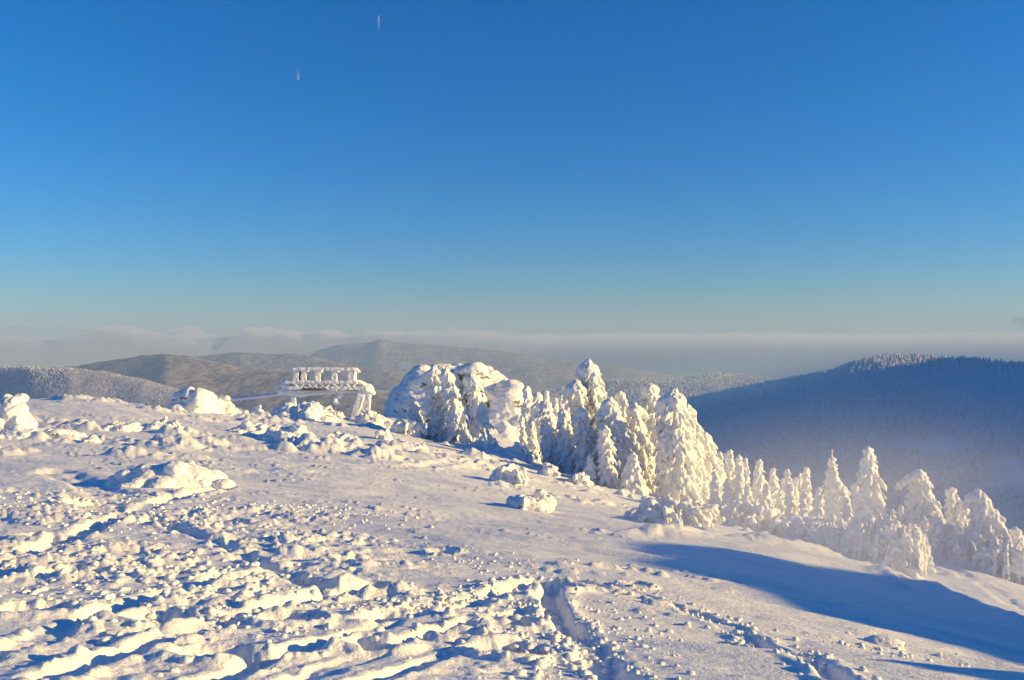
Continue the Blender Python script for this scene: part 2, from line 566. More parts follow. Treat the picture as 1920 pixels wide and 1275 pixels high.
# ------------------------------------------------------------------ the summit snow field
def polyline_dist(x, y, pts):
    best = np.full(x.shape, 1e9); along = np.zeros(x.shape); tot = 0.0; side = np.zeros(x.shape)
    for (ax, ay), (bx, by) in zip(pts[:-1], pts[1:]):
        dx, dy = bx - ax, by - ay; L = math.hypot(dx, dy)
        t = np.clip(((x - ax) * dx + (y - ay) * dy) / (L * L), 0, 1)
        d = np.hypot(x - ax - t * dx, y - ay - t * dy)
        s = ((x - ax) * dy - (y - ay) * dx) / L
        m = d < best
        best = np.where(m, d, best); along = np.where(m, tot + t * L, along); side = np.where(m, s, side)
        tot += L
    return best, along, side


def gpts(pix):
    return [tuple(hit(a, b)[:2]) for a, b in pix]


TRENCH = [  # pixel path, half width, depth, rim
    ([(700, 1160), (800, 1138), (880, 1120), (960, 1104), (1010, 1098)], 0.16, 0.20, 0.07),
    ([(1008, 1094), (1030, 1106), (1034, 1130), (1052, 1160), (1076, 1186), (1110, 1214), (1138, 1250), (1190, 1300)], 0.12, 0.17, 0.05),
    ([(380, 1290), (500, 1240), (640, 1195), (790, 1150), (900, 1128)], 0.12, 0.15, 0.05),
    ([(480, 1310), (620, 1255), (760, 1205), (900, 1165), (985, 1143)], 0.09, 0.11, 0.03),
    ([(100, 1275), (260, 1215), (420, 1165), (600, 1118), (700, 1100)], 0.14, 0.17, 0.06),
    ([(560, 1330), (720, 1270), (860, 1222), (960, 1190)], 0.08, 0.09, 0.03),
    ([(-60, 1240), (120, 1180), (260, 1130), (430, 1085), (560, 1062)], 0.15, 0.16, 0.05),
    ([(1076, 1088), (1180, 1108), (1250, 1128), (1330, 1160), (1400, 1192), (1480, 1228), (1580, 1280)], 0.10, 0.09, 0.06),
    ([(300, 985), (390, 1010), (470, 1050), (560, 1090), (640, 1110)], 0.13, 0.16, 0.05),
    ([(60, 1040), (170, 990), (300, 940), (420, 915)], 0.25, 0.22, 0.06),
    ([(100, 885), (160, 905), (210, 930), (180, 965)], 0.5, 0.2, 0.05),
    ([(500, 873), (620, 872), (760, 876), (900, 872)], 0.35, 0.10, 0.12),
    ([(1770, 1062), (1830, 1088), (1870, 1110), (1905, 1140)], 0.30, 0.10, 0.06),
    ([(1800, 1060), (1860, 1082), (1930, 1112)], 0.25, 0.08, 0.05),
]
HOLES = [(457, 1018, 0.26, 0.22), (690, 1105, 0.24, 0.25), (830, 1040, 0.16, 0.10), (960, 1170, 0.2, 0.22), (1035, 1108, 0.22, 0.32), (960, 1225, 0.24, 0.2),
         (420, 1235, 0.25, 0.24), (300, 1165, 0.28, 0.24), (540, 1165, 0.22, 0.22), (1190, 1100, 0.14, 0.12), (880, 1200, 0.2, 0.16), (150, 1080, 0.3, 0.24),
         (330, 1085, 0.24, 0.2), (240, 1030, 0.28, 0.22), (60, 1150, 0.28, 0.25), (700, 1215, 0.2, 0.18), (175, 945, 0.45, 0.3), (90, 1010, 0.4, 0.26)]


def ang_rows():
    dense = np.linspace(R(-34), R(34), 860)
    s = dense[1] - dense[0]
    right = []; a = dense[-1]
    while a < R(180) - 0.04:
        s = min(s * 1.12, R(3.0)); a += s; right.append(a)
    right = [q for q in right if q < R(179)]
    left = [-q for q in right][::-1]
    return np.concatenate([left, dense, right])


TH = ang_rows()
rr_ = [2.0]
while rr_[-1] < 230:
    q = rr_[-1]
    rr_.append(q + (0.2 if q < 3.4 else 0.0031 * q ** 1.22))
RR = np.array([0.6] + rr_)
NT, NR = len(TH), len(RR)
gth, gr = np.meshgrid(TH, RR)          # rows = radius
gth = gth.ravel(); gr = gr.ravel()
gx = gr * np.sin(gth); gy = gr * np.cos(gth)
gz = base_z(gth, gr)
gpx = CX + F * np.tan(np.clip(gth, R(-60), R(60)))
gpx = np.where(np.abs(gth) > R(60), np.sign(gth) * 5000, gpx)

act = (gr < 120) & (np.abs(gth) < R(75))
ix = np.nonzero(act)[0]
x, y, r_, pxx = gx[ix], gy[ix], gr[ix], gpx[ix]
lv = np.log(r_)
dz = np.zeros(len(ix))
wx = x + 0.10 * perlin(x / 0.4, y / 0.4); wy = y + 0.10 * perlin(x / 0.4 + 40, y / 0.4)
# trodden, lumpy snow on the near left
edge = np.interp(r_, [4, 5.5, 7, 9, 13, 20, 26], [1060, 1000, 900, 760, 640, 480, 330]) + 130 * perlin(x / 1.3, y / 1.3)
trod = (1 - sstep(-110, 150, pxx - edge)) * (1 - sstep(19, 30, r_ + 4 * perlin(x / 3, y / 3)))
patch = sstep(-0.35, 0.25, fbm(x / 0.9 + 3, y / 0.9, octv=3))
da, db = math.cos(R(32)), math.sin(R(32))
sx = (wx * da + wy * db) / 1.5; sy = -wx * db + wy * da          # clods lie in rough rows along the tracks


def billow(px_, py_, sc):
    return np.abs(perlin(px_ / sc, py_ / sc)) * sc


lump = (0.10 * billow(sx, sy, 0.62) + 0.28 * billow(sx + 5, sy, 0.3) + 0.5 * billow(x, y, 0.145) + 0.55 * billow(wx + 3, wy, 0.07) + 0.45 * billow(x, y, 0.035)
        + 0.16 * blobs2(wx / 0.30, wy / 0.30, 0.28, 0.62, 11, 0.5) * 0.6 + 0.10 * blobs2(wx / 0.16, wy / 0.16, 0.28, 0.6, 23, 0.6))
plate = sstep(-0.16, 0.14, fbm(sx / 0.42 + 9, sy / 0.34, octv=3)) * 0.04 + sstep(-0.14, 0.12, fbm(wx / 0.19, wy / 0.16 + 4, octv=2)) * 0.014 + sstep(0.1, 0.28, fbm(wx / 0.8, wy / 0.6 + 14, octv=3)) * 0.03
calm = 0.35 + 0.65 * sstep(-0.25, 0.2, fbm(x / 2.4 + 31, y / 2.0, octv=3))
dz += calm * (0.62 + 0.26 * sstep(6, 10, r_)) * trod * (plate + 0.045 * fbm(sx / 0.7, sy / 0.7, octv=2) + lump * (0.12 + 0.72 * patch) - 0.04)
# wind crust: low scales leaning across the wind, and small flakes
smooth = 1 - trod
ca, sa = math.cos(R(18)), math.sin(R(18))
ux = x * ca - y * sa; uy = x * sa + y * ca
dz += smooth * 0.10 * fbm(ux / 3.2, uy / 1.4, octv=3)
flk = perlin(ux / 0.55 + 5, uy / 0.16) + 0.5 * perlin(ux / 0.22, uy / 0.07)
fm = sstep(0.0, 0.5, fbm(x / 2.2 + 8, y / 2.2, octv=3)) * (1 - 0.75 * sstep(1150, 1450, pxx))
dz += smooth * (0.045 * sstep(0.34, 0.62, flk) * (0.25 + fm) + 0.012 * fbm(ux / 0.5, uy / 0.2, octv=3))
# hummocks of buried dwarf pine towards the crest on the left
hm = sstep(25, 33, r_) * (1 - sstep(900, 1040, pxx)) * (1 - sstep(74, 90, r_))
hp = sstep(0.02, 0.35, fbm(x / 6.0 + 2, y / 4.2 + 5, octv=3))
w2x = x + 0.35 * perlin(x / 1.2, y / 1.2); w2y = y + 0.35 * perlin(x / 1.2 + 9, y / 1.2)
hl = (blobs2(w2x / 2.4, w2y / 1.7, 0.25, 0.6, 5, 0.6) * 1.0 + blobs2(w2x / 1.0, w2y / 0.8, 0.28, 0.62, 15, 0.65) * 0.55
      + blobs2(w2x / 0.45, w2y / 0.4, 0.28, 0.62, 19, 0.6) * 0.3)
dz += hm * (hp * hl * 0.62 + (0.25 + hp) * (0.10 * billow(x, y, 0.9) + 0.22 * billow(x, y, 0.35) + 0.3 * billow(x, y, 0.15)))
# scattered low lumps below the trees
sc_ = sstep(24, 30, r_) * sstep(880, 1000, pxx) * sstep(0.1, 0.4, fbm(x / 3.0, y / 3.0 + 30, octv=3))
dz += sc_ * (blobs2(w2x / 0.8, w2y / 0.7, 0.25, 0.6, 25, 0.5) * 0.3 + blobs2(w2x / 0.3, w2y / 0.3, 0.25, 0.6, 27, 0.6) * 0.12)
# broken drift edge on the right
rl = gpts([(1185, 1002), (1330, 1001), (1500, 1026), (1600, 1050), (1690, 1096), (1800, 1122), (1920, 1168)])
dd, al, sd = polyline_dist(x, y, rl)
dz += 0.14 * np.exp(-(dd / 0.5) ** 2) * (0.6 + fbm(x / 0.7, y / 0.7, octv=3))
near = r_ < 45
X, Y, DZ = x, y, dz
for pix, hw, dep, rim in TRENCH:
    P = gpts(pix); Pa = np.array(P); mg = hw * 4 + 0.1
    sub = np.nonzero((X > Pa[:, 0].min() - mg) & (X < Pa[:, 0].max() + mg) & (Y > Pa[:, 1].min() - mg) & (Y < Pa[:, 1].max() + mg))[0]
    x, y = X[sub], Y[sub]
    dd, al, sd = polyline_dist(x, y, P)
    kp = dd < mg; sub = sub[kp]; x, y = X[sub], Y[sub]
    dd, al, sd = polyline_dist(x + 0.06 * perlin(x / 0.3, y / 0.3), y + 0.06 * perlin(x / 0.3 + 7, y / 0.3), P)
    wv = hw * (1 + 0.3 * perlin(al / 0.5, al * 0 + dep * 10))
    g = 1 - sstep(0.55, 1.15, dd / wv)
    rmv = np.exp(-((dd / wv - 1.6) / 0.5) ** 2)
    lum = 0.35 + 0.6 * np.clip(0.5 + fbm(x / 0.16, y / 0.16, octv=2), 0, 2) + 0.5 * blobs2(x / 0.13, y / 0.13, 0.25, 0.6, 33, 0.7)
    brk = 0.35 + 0.65 * sstep(-0.3, 0.25, perlin(al / 0.9 + hw * 70, al * 0 + dep * 33))
    DZ[sub] += -0.6 * brk * dep * g * (1 + 0.35 * perlin(x / 0.25, y / 0.25)) + 0.5 * brk * rim * rmv * lum
for hx, hy, rad, dep in HOLES:
    P = hit(hx, hy)
    sub = np.nonzero((np.abs(X - P[0]) < rad * 3) & (np.abs(Y - P[1]) < rad * 3))[0]
    x, y = X[sub], Y[sub]
    q = np.hypot((x - P[0]) / 1.15, (y - P[1]) / 0.8) / rad + 0.3 * perlin(x / 0.15, y / 0.15) + 0.15 * perlin(x / 0.06, y / 0.06)
    DZ[sub] += -0.7 * dep * (1 - sstep(0.4, 1.1, q)) + 0.05 * np.exp(-((q - 1.3) / 0.3) ** 2)
gz[ix] += dz
GV = np.stack([gx, gy, gz], 1)
ii = np.arange(NR - 1)[:, None] * NT + np.arange(NT)[None, :]
jj = np.arange(NR - 1)[:, None] * NT + ((np.arange(NT) + 1) % NT)[None, :]
GF = np.stack([ii, jj, jj + NT, ii + NT], -1).reshape(-1, 4)[:, ::-1]
# lid the small hole under the camera
cv = len(GV); GV = np.concatenate([GV, [[0, 0, -1.85]]])
me = np_mesh("snow_ground", GV, GF)
import bmesh as _bm
bm = _bm.new(); bm.from_mesh(me); bm.verts.ensure_lookup_table()
for k in range(NT):
    f_ = bm.faces.new((bm.verts[k], bm.verts[(k + 1) % NT], bm.verts[cv])); f_.smooth = True
bm.normal_update()
bm.to_mesh(me); bm.free()
tag(link("snow_ground", me, m_snow), "summit snow field, trodden on the near side and wind packed beyond", "snow field", kind="structure")


def ground_real(x, y):
    """height of the detailed snow surface"""
    th = math.atan2(x, y); r = math.hypot(x, y)
    i = min(max(np.searchsorted(RR, r), 1), NR - 1); j = min(max(np.searchsorted(TH, th), 1), NT - 1)
    return float(GV[(i - 1) * NT + j - 1, 2] + GV[i * NT + j, 2]) / 2


# ------------------------------------------------------------------ far country
def far_mesh(r0, r1, nr, t0, t1, nt, power=1.0):
    ths = np.concatenate([np.linspace(R(-175), t0, 36)[:-1], np.linspace(t0, t1, nt), np.linspace(t1, R(183), 36)[1:]])
    rs = np.exp(np.linspace(math.log(r0), math.log(r1), nr))
    a, b = np.meshgrid(ths, rs)
    a = a.ravel(); b = b.ravel()
    aw = (a + math.pi) % (2 * math.pi) - math.pi
    z = base_z(aw, b)
    xx = b * np.sin(a); yy = b * np.cos(a)
    z = z + fbm(xx / 800, yy / 800, octv=4) * np.clip(b * 0.004, 0, 32) * sstep(300, 1500, b)
    n_ = len(ths)
    i0 = np.arange(nr - 1)[:, None] * n_ + np.arange(n_ - 1)[None, :]
    fc = np.stack([i0, i0 + 1, i0 + 1 + n_, i0 + n_], -1).reshape(-1, 4)[:, ::-1]
    return np.stack([xx, yy, z], 1), fc


v_, f_ = far_mesh(215, 16400, 300, R(-34), R(36), 520)
tag(link("wooded_hills", np_mesh("wooded_hills", v_, f_), m_far), "snowy wooded hills and plain far below the summit", "hills", kind="structure")

#SPLIT
# ------------------------------------------------------------------ haze, clouds, vapour trails
def vol_mat(name, color, dens, aniso=0.0):
    m = bpy.data.materials.new(name); m.use_nodes = True
    nt = m.node_tree; nt.nodes.clear()
    out = nt.nodes.new("ShaderNodeOutputMaterial"); v = nt.nodes.new("ShaderNodeVolumePrincipled")
    v.inputs["Color"].default_value = (*color, 1); v.inputs["Density"].default_value = dens; v.inputs["Anisotropy"].default_value = aniso
    nt.links.new(v.outputs[0], out.inputs["Volume"])
    return m, nt, v


def outward(me):
    bm = _bm.new(); bm.from_mesh(me); _bm.ops.recalc_face_normals(bm, faces=bm.faces[:]); bm.to_mesh(me); bm.free()
    return me


def box_mesh(name, x0, x1, y0, y1, z0, z1):
    v = [(a, b, c) for a in (x0, x1) for b in (y0, y1) for c in (z0, z1)]
    return outward(np_mesh(name, v, [(0, 1, 3, 2), (4, 6, 7, 5), (0, 4, 5, 1), (2, 3, 7, 6), (0, 2, 6, 4), (1, 5, 7, 3)], smooth=False))


m_haze, _, _ = vol_mat("haze_air", (0.52, 0.72, 1.0), 7.0e-5)
tag(link("haze", box_mesh("haze", -17000, 17000, -17000, 17000, -900, 250), m_haze), "thin blue haze in the air over the valleys", "haze", kind="stuff")

V2, F2 = ico(4)


def soft_air(name, label, color, dens, c, rad, rate):
    """a bank of thicker air that thins out to nothing at its rim"""
    m, nt, v = vol_mat(name + "_air", color, 0.0)
    n, l = nt.nodes, nt.links
    g = n.new("ShaderNodeNewGeometry")
    a = n.new("ShaderNodeVectorMath"); a.operation = 'SUBTRACT'; a.inputs[1].default_value = c; l.new(g.outputs["Position"], a.inputs[0])
    b = n.new("ShaderNodeVectorMath"); b.operation = 'DIVIDE'; b.inputs[1].default_value = rad; l.new(a.outputs[0], b.inputs[0])
    d = n.new("ShaderNodeVectorMath"); d.operation = 'DOT_PRODUCT'; l.new(b.outputs[0], d.inputs[0]); l.new(b.outputs[0], d.inputs[1])
    e = math_node(n, l, 'SUBTRACT', 1.0, d.outputs["Value"], clamp=True)
    f = math_node(n, l, 'POWER', e, 2.0)
    l.new(math_node(n, l, 'MULTIPLY', f, dens), v.inputs["Density"])
    m.cycles.volume_step_rate = rate
    tag(link(name, np_mesh(name, V2 * np.array(rad) + np.array(c), F2), m), label, "mist", kind="stuff")


soft_air("mist", "pale blue mist lying in the wooded valley", (0.58, 0.90, 0.97), 2.1e-3, (700, 1100, -115), (800, 850, 125), 0.5)
soft_air("drifting_snow", "thin drifting snow haze over the right slope and thickets", (0.94, 0.95, 0.97), 0.040, (8.4, 20.5, -6.2), (9.8, 13.5, 4.8), 0.5)

soft_air("drifting_snow", "added thin snow haze lightening the shaded slope", (0.94, 0.95, 0.97), 0.05, (6.4, 13.6, -3.0), (6.2, 5.6, 2.6), 0.5)  # second bank, added to veil and lighten the big shadow

# cloud bank standing beyond the plain
m_cloud, nt, vp = vol_mat("cloud_bank", (0.88, 0.87, 0.92), 0.0, 0.1)
n, l = nt.nodes, nt.links
geo = n.new("ShaderNodeNewGeometry")
sep = n.new("ShaderNodeSeparateXYZ"); l.new(geo.outputs["Position"], sep.inputs[0])
mp = n.new("ShaderNodeMapping"); mp.inputs["Scale"].default_value = (1 / 1300, 1 / 4000, 1 / 600); l.new(geo.outputs["Position"], mp.inputs["Vector"])
nz = n.new("ShaderNodeTexNoise"); nz.inputs["Scale"].default_value = 1.0; nz.inputs["Detail"].default_value = 5; nz.inputs["Roughness"].default_value = 0.6
l.new(mp.outputs[0], nz.inputs["Vector"])
# the top of the bank: puffy on the left, a smooth sheet to the right
pf = n.new("ShaderNodeMapRange"); pf.inputs["From Min"].default_value = -4500; pf.inputs["From Max"].default_value = 1500
pf.inputs["To Min"].default_value = 2000; pf.inputs["To Max"].default_value = 260
l.new(sep.outputs[0], pf.inputs["Value"])
tb = n.new("ShaderNodeMapRange"); tb.inputs["From Min"].default_value = -11000; tb.inputs["From Max"].default_value = 3000
tb.inputs["To Min"].default_value = 70; tb.inputs["To Max"].default_value = 250
l.new(sep.outputs[0], tb.inputs["Value"])
c0 = math_node(n, l, 'SUBTRACT', nz.outputs[0], 0.5)
c1 = math_node(n, l, 'MULTIPLY', c0, pf.outputs[0])
c2 = math_node(n, l, 'ADD', c1, tb.outputs[0])
c3 = math_node(n, l, 'SUBTRACT', c2, sep.outputs[2])          # metres below the cloud top
sw = n.new("ShaderNodeMapRange"); sw.inputs["From Min"].default_value = -6000; sw.inputs["From Max"].default_value = 2000; sw.inputs["To Min"].default_value = 60; sw.inputs["To Max"].default_value = 620; l.new(sep.outputs[0], sw.inputs["Value"])
soft = n.new("ShaderNodeMapRange"); l.new(sw.outputs[0], soft.inputs["From Max"]); soft.inputs["From Min"].default_value = 0; 
soft.inputs["To Min"].default_value = 0; soft.inputs["To Max"].default_value = 0.004; l.new(c3, soft.inputs["Value"])
dn = n.new("ShaderNodeMapRange"); dn.inputs["From Min"].default_value = -7000; dn.inputs["From Max"].default_value = 1000; dn.inputs["To Min"].default_value = 1.0; dn.inputs["To Max"].default_value = 0.5
l.new(sep.outputs[0], dn.inputs["Value"])
l.new(math_node(n, l, 'MULTIPLY', soft.outputs[0], dn.outputs[0]), vp.inputs["Density"])


def ring(r0, r1, t0, t1, z0, z1, k=40):
    ts = np.linspace(t0, t1, k); v = []
    for t in ts:
        for r in (r0, r1):
            for z in (z0, z1):
                v.append((r * math.sin(t), r * math.cos(t), z))
    f = []
    for i in range(k - 1):
        a, b = i * 4, i * 4 + 4
        f += [(a, a + 1, b + 1, b), (a + 2, b + 2, b + 3, a + 3), (a, b, b + 2, a + 2), (a + 1, a + 3, b + 3, b + 1)]
    f += [(0, 2, 3, 1), ((k - 1) * 4, (k - 1) * 4 + 1, (k - 1) * 4 + 3, (k - 1) * 4 + 2)]
    return outward(np_mesh("cloud_bank", v, f, smooth=False))


m_cloud.cycles.volume_step_rate = 0.04
co_ = link("cloud_bank", ring(25000, 29000, R(-48), R(48), -1300, 620), m_cloud)
tag(co_, "long mauve cloud bank along the horizon", "clouds", kind="stuff")

m_puff, _, _ = vol_mat("small_cloud_air", (0.80, 0.82, 0.88), 0.004)
c = Clump(); rng = random.Random(8)
for k in range(26):
    q = rng.random(); P_ = ((1898 + 50 * q + rng.uniform(-6, 6) - CX) / F * 24700, 24700 + rng.uniform(-150, 150), -(604 + rng.uniform(-16, 22) * (0.4 + q) - CY) / F * 24700)
    c.ball(P_, rng.uniform(60, 190) * (0.5 + 0.6 * q), (1.3, 1, 0.8), fine=True)
tag(c.build("small_cloud", m_puff, None, voxel=35, noise=((220, 45), (90, 25))), "small dark ragged cloud at the right edge above the horizon", "cloud")

m_trail, n, l, p = new_mat("vapour_trail")
p.inputs["Base Color"].default_value = (0.9, 0.9, 0.92, 1); p.inputs["Roughness"].default_value = 1.0
tr = n.new("ShaderNodeBsdfTransparent"); mx = n.new("ShaderNodeMixShader")
tl = n.new("ShaderNodeBsdfTranslucent"); tl.inputs[0].default_value = (0.9, 0.9, 0.92, 1)
ad = n.new("ShaderNodeMixShader"); ad.inputs[0].default_value = 0.5
l.new(p.outputs[0], ad.inputs[1]); l.new(tl.outputs[0], ad.inputs[2])
tc = n.new("ShaderNodeTexCoord"); sp_ = n.new("ShaderNodeSeparateXYZ"); l.new(tc.outputs["Generated"], sp_.inputs[0])
fo = ramp(n, l, sp_.outputs[1], 0.0, (0.0, 0.0, 0.0), 1.0, (0.32, 0.32, 0.32)).outputs[0]
l.new(fo, mx.inputs[0]); l.new(tr.outputs[0], mx.inputs[1]); l.new(ad.outputs[0], mx.inputs[2])
l.new(mx.outputs[0], n["Material Output"].inputs["Surface"])


m_trail2 = m_trail.copy(); m_trail2.name = "vapour_trail_fading_away"
for nd in m_trail2.node_tree.nodes:
    if nd.type == 'VALTORGB':
        nd.color_ramp.elements[0].color = (0.25, 0.25, 0.25, 1); nd.color_ramp.elements[1].color = (0, 0, 0, 1)


def trail(label, px, row_head, row_tail, alt, gap):
    """two parallel streaks at a height, from the head to a faint tail"""
    dh = alt * F / (CY - row_head); dt = alt * F / (CY - row_tail)
    root = empty("vapour_trail", ((px - CX) / F * dh, dh, alt))
    tag(root, label, "vapour trail", "vapour trails of two aircraft")
    kx = (px - CX) / F
    for s in (-1, 1):
        c = Clump(); k = 12
        pts = []
        for i in range(k):
            u = 1 - i / (k - 1); y_ = (dt - dh) * u
            pts.append((kx * y_ + s * gap * min(1.0, 0.35 + u * 3), y_, 0))
        c.tube(pts, gap * 0.5, gap * 0.75, 8)
        me = np_mesh("streak", np.concatenate(c.v), np.concatenate(c.f))
        if dt < dh:      # tail nearer than head
            pass
        link("streak", me, m_trail if dt < dh else m_trail2, root)


trail("upper short vapour trail, fading downwards", 710, 30, 62, 9000, 17)
trail("lower short forked vapour trail, fading upwards", 559, 150, 126, 9000, 20)

# ------------------------------------------------------------------ woods
def conifer(tiers, sides, rng, jag=0.25):
    """unit conifer, one metre high, ragged tiers of boughs"""
    v = []; f = []
    for t in range(tiers):
        z0 = 0.06 + 0.86 * t / tiers; z1 = min(1.0, z0 + 1.35 / tiers)
        rad = 0.17 * (1 - t / tiers) ** 0.8 + 0.025
        b = len(v)
        a0 = rng.uniform(0, 6.28)
        for k in range(sides):
            a = a0 + 2 * math.pi * k / sides; q = rad * (1 + rng.uniform(-jag, jag))
            v.append((q * math.cos(a), q * math.sin(a), z0 + rng.uniform(-0.03, 0.03)))
        v.append((0, 0, z1))
        for k in range(sides):
            f.append((b + k, b + (k + 1) % sides, b + sides))
    return np.array(v), np.array(f)


def forest(name, label, pts, hts, mat, tiers, sides, seed):
    rng = random.Random(seed)
    var = [conifer(tiers, sides, rng) for _ in range(6)]
    nv = len(var[0][0]); fc = var[0][1]
    N = len(pts); rs = np.random.RandomState(seed)
    which = rs.randint(0, 6, N); wid = rs.uniform(0.8, 1.25, N)
    VV = np.stack([v for v, _ in var])[which]
    a = rs.uniform(0, 6.28, N); c_, s_ = np.cos(a)[:, None], np.sin(a)[:, None]
    xx = (VV[:, :, 0] * c_ - VV[:, :, 1] * s_) * (hts * wid)[:, None]; yy = (VV[:, :, 0] * s_ + VV[:, :, 1] * c_) * (hts * wid)[:, None]
    zz = VV[:, :, 2] * hts[:, None] - 0.5
    V = np.stack([xx + pts[:, 0:1], yy + pts[:, 1:2], zz + pts[:, 2:3]], -1).reshape(-1, 3)
    Fc = (fc[None] + (np.arange(N) * nv)[:, None, None]).reshape(-1, 3)
    o = link(name, np_mesh(name, V, Fc, smooth=False), mat)
    return tag(o, label, "wood", kind="stuff")


rs = np.random.RandomState(5)
# hillside wood across the valley on the right
NP = 62000
th = rs.uniform(px2th(1040), px2th(2060), NP); r = np.exp(rs.uniform(math.log(420), math.log(2250), NP))
keep = rs.rand(NP) < np.clip((r / 2250) ** 1.1 * 1.2 + 0.05, 0, 1)
th, r = th[keep], r[keep]
xx, yy = r * np.sin(th), r * np.cos(th)
gap = fbm(xx / 130, yy / 130 + 3, octv=3)
keep = gap > -0.42
th, r, xx, yy = th[keep], r[keep], xx[keep], yy[keep]
zz = base_z(th, r)
col = CX + F * np.tan(th); row = CY - F * zz / (r * np.cos(th))
# what the summit hides is left out, and the clearing at the right edge stays open
clear = (col > 1800) & (row > 885 + (1920 - col) * 0.25) & (row < 935)
vis = (row < 1130) & ~clear
th, r, xx, yy, zz, col, row = [q[vis] for q in (th, r, xx, yy, zz, col, row)]
ht = rs.uniform(11, 19, len(r))
size = ht / r
front = np.argsort(-(size * ((col > 1380) & (col < 1925) & (row < 1000))))
big, rest = front[:300], front[300:]
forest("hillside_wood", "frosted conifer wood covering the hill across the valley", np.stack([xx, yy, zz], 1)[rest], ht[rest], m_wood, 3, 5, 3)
rng = random.Random(4)
var = []
for k in range(5):
    v, f = conifer(7, 7, rng, 0.3)
    c = Clump(); c.tube([(0, 0, -0.05), (0, 0, 0.5)], 0.018, 0.01, 5)
    v2 = np.concatenate([v] + c.v); f2 = np.concatenate([f, c.f[0] + len(v)])
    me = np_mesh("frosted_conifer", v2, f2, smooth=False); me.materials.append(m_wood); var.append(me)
for i, q in enumerate(big):
    o = bpy.data.objects.new("frosted_conifer", var[i % 5]); COL.objects.link(o)
    o.location = (xx[q], yy[q], zz[q] - 0.3); o.scale = (ht[q],) * 3; o.rotation_euler = (0, 0, rng.uniform(0, 6.28))
    tag(o, "frosted conifer among the nearest trees of the wood across the valley", "conifer tree", "nearest conifers of the wood across the valley")

# tree tops that roughen the nearer hill on the left and the low ridge in the middle
for nm, lab, p0, p1, r0, r1, cnt, sd in (("ridge_wood", "sunlit frosted wood on the near left hill", -80, 560, 2300, 4300, 60000, 6), ("low_ridge_wood", "frosted wood on the low blue ridge behind the trees", 960, 1700, 2500, 4200, 45000, 8)):
    rs = np.random.RandomState(sd)
    th = rs.uniform(px2th(p0), px2th(p1), cnt); r = rs.uniform(r0, r1, cnt)
    zz = base_z(th, r); xx, yy = r * np.sin(th), r * np.cos(th)
    kp = zz > -0.16 * r
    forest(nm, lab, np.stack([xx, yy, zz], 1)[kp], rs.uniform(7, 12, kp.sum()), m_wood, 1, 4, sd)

# ------------------------------------------------------------------ rock tor
def px3(px, py, d):
    return np.array([(px - CX) / F * d, d, -(py - CY) / F * d])


D_TOR = 112
c = Clump(); rng = random.Random(12)
def tb(px, py, rpx, d=D_TOR, s=(1, 1, 1), tilt=0, rz=0):
    c.ball(px3(px, py, d), rpx / F * d, s, rz, tilt, fine=True)
for px, py, rp, s in ((800, 775, 62, (1, 1, 1.25)), (850, 752, 62, (1.1, 1, 1.08)), (905, 748, 55, (1, 1, 1.12)), (945, 775, 50, (1, 1, 1)), (975, 800, 42, (1, 1, 1)), (770, 805, 48, (1, 1, 1.1)), (748, 822, 40, (1, 1, 1)), (725, 835, 34, (1.1, 1, 0.9)), (735, 800, 26, (1.1, 1, 0.9)), (758, 782, 40, (1, 1, 1.1)), (772, 765, 46, (1, 1.1, 1.15)), (790, 742, 44, (1, 1.1, 1.1)), (955, 752, 38, (1, 1.1, 1)), (985, 785, 32, (1, 1.1, 1)),
                      (1000, 815, 28, (1, 1, 1)), (860, 820, 80, (1.2, 1, 1)), (930, 830, 70, (1.2, 1, 0.8)), (840, 700, 26, (1.6, 1.2, 0.8)), (885, 697, 22, (1.5, 1.2, 0.8)), (760, 765, 36, (0.9, 1, 1.2)), (790, 720, 30, (1, 1.2, 1.1))):
    tb(px, py, rp, D_TOR + rng.uniform(-3, 3), s)
for k in range(46):
    u = rng.random(); px = 750 + 245 * u
    top = np.interp(px, [735, 760, 790, 812, 850, 895, 925, 950, 985, 1003], [790, 735, 697, 686, 682, 682, 700, 725, 760, 790])
    py = top + rng.random() ** 1.4 * (840 - top) * 0.85
    tb(px, py + 12, rng.uniform(9, 20), D_TOR - math.sqrt(max(0, 1 - ((px - 870) / 145) ** 2)) * 4.6 * min(1, (py - top) / 60 + 0.2) + rng.uniform(-0.6, 0.8), (rng.uniform(1.2, 2.0), 1, rng.uniform(0.5, 0.75)), tilt=rng.uniform(0.0, 0.6))
tor = c.build("rock_tor", m_rock, voxel=0.17, noise=((3.2, 0.35), (1.2, 0.17), (0.5, 0.06), (0.28, 0.03)), shag=0.5)
tag(tor, "big snow-plastered rock tor behind the standing trees, dark stone showing low down", "rock")

# ------------------------------------------------------------------ rimed trees
def bump_r(rng):
    return 1 + rng.uniform(-0.16, 0.16)


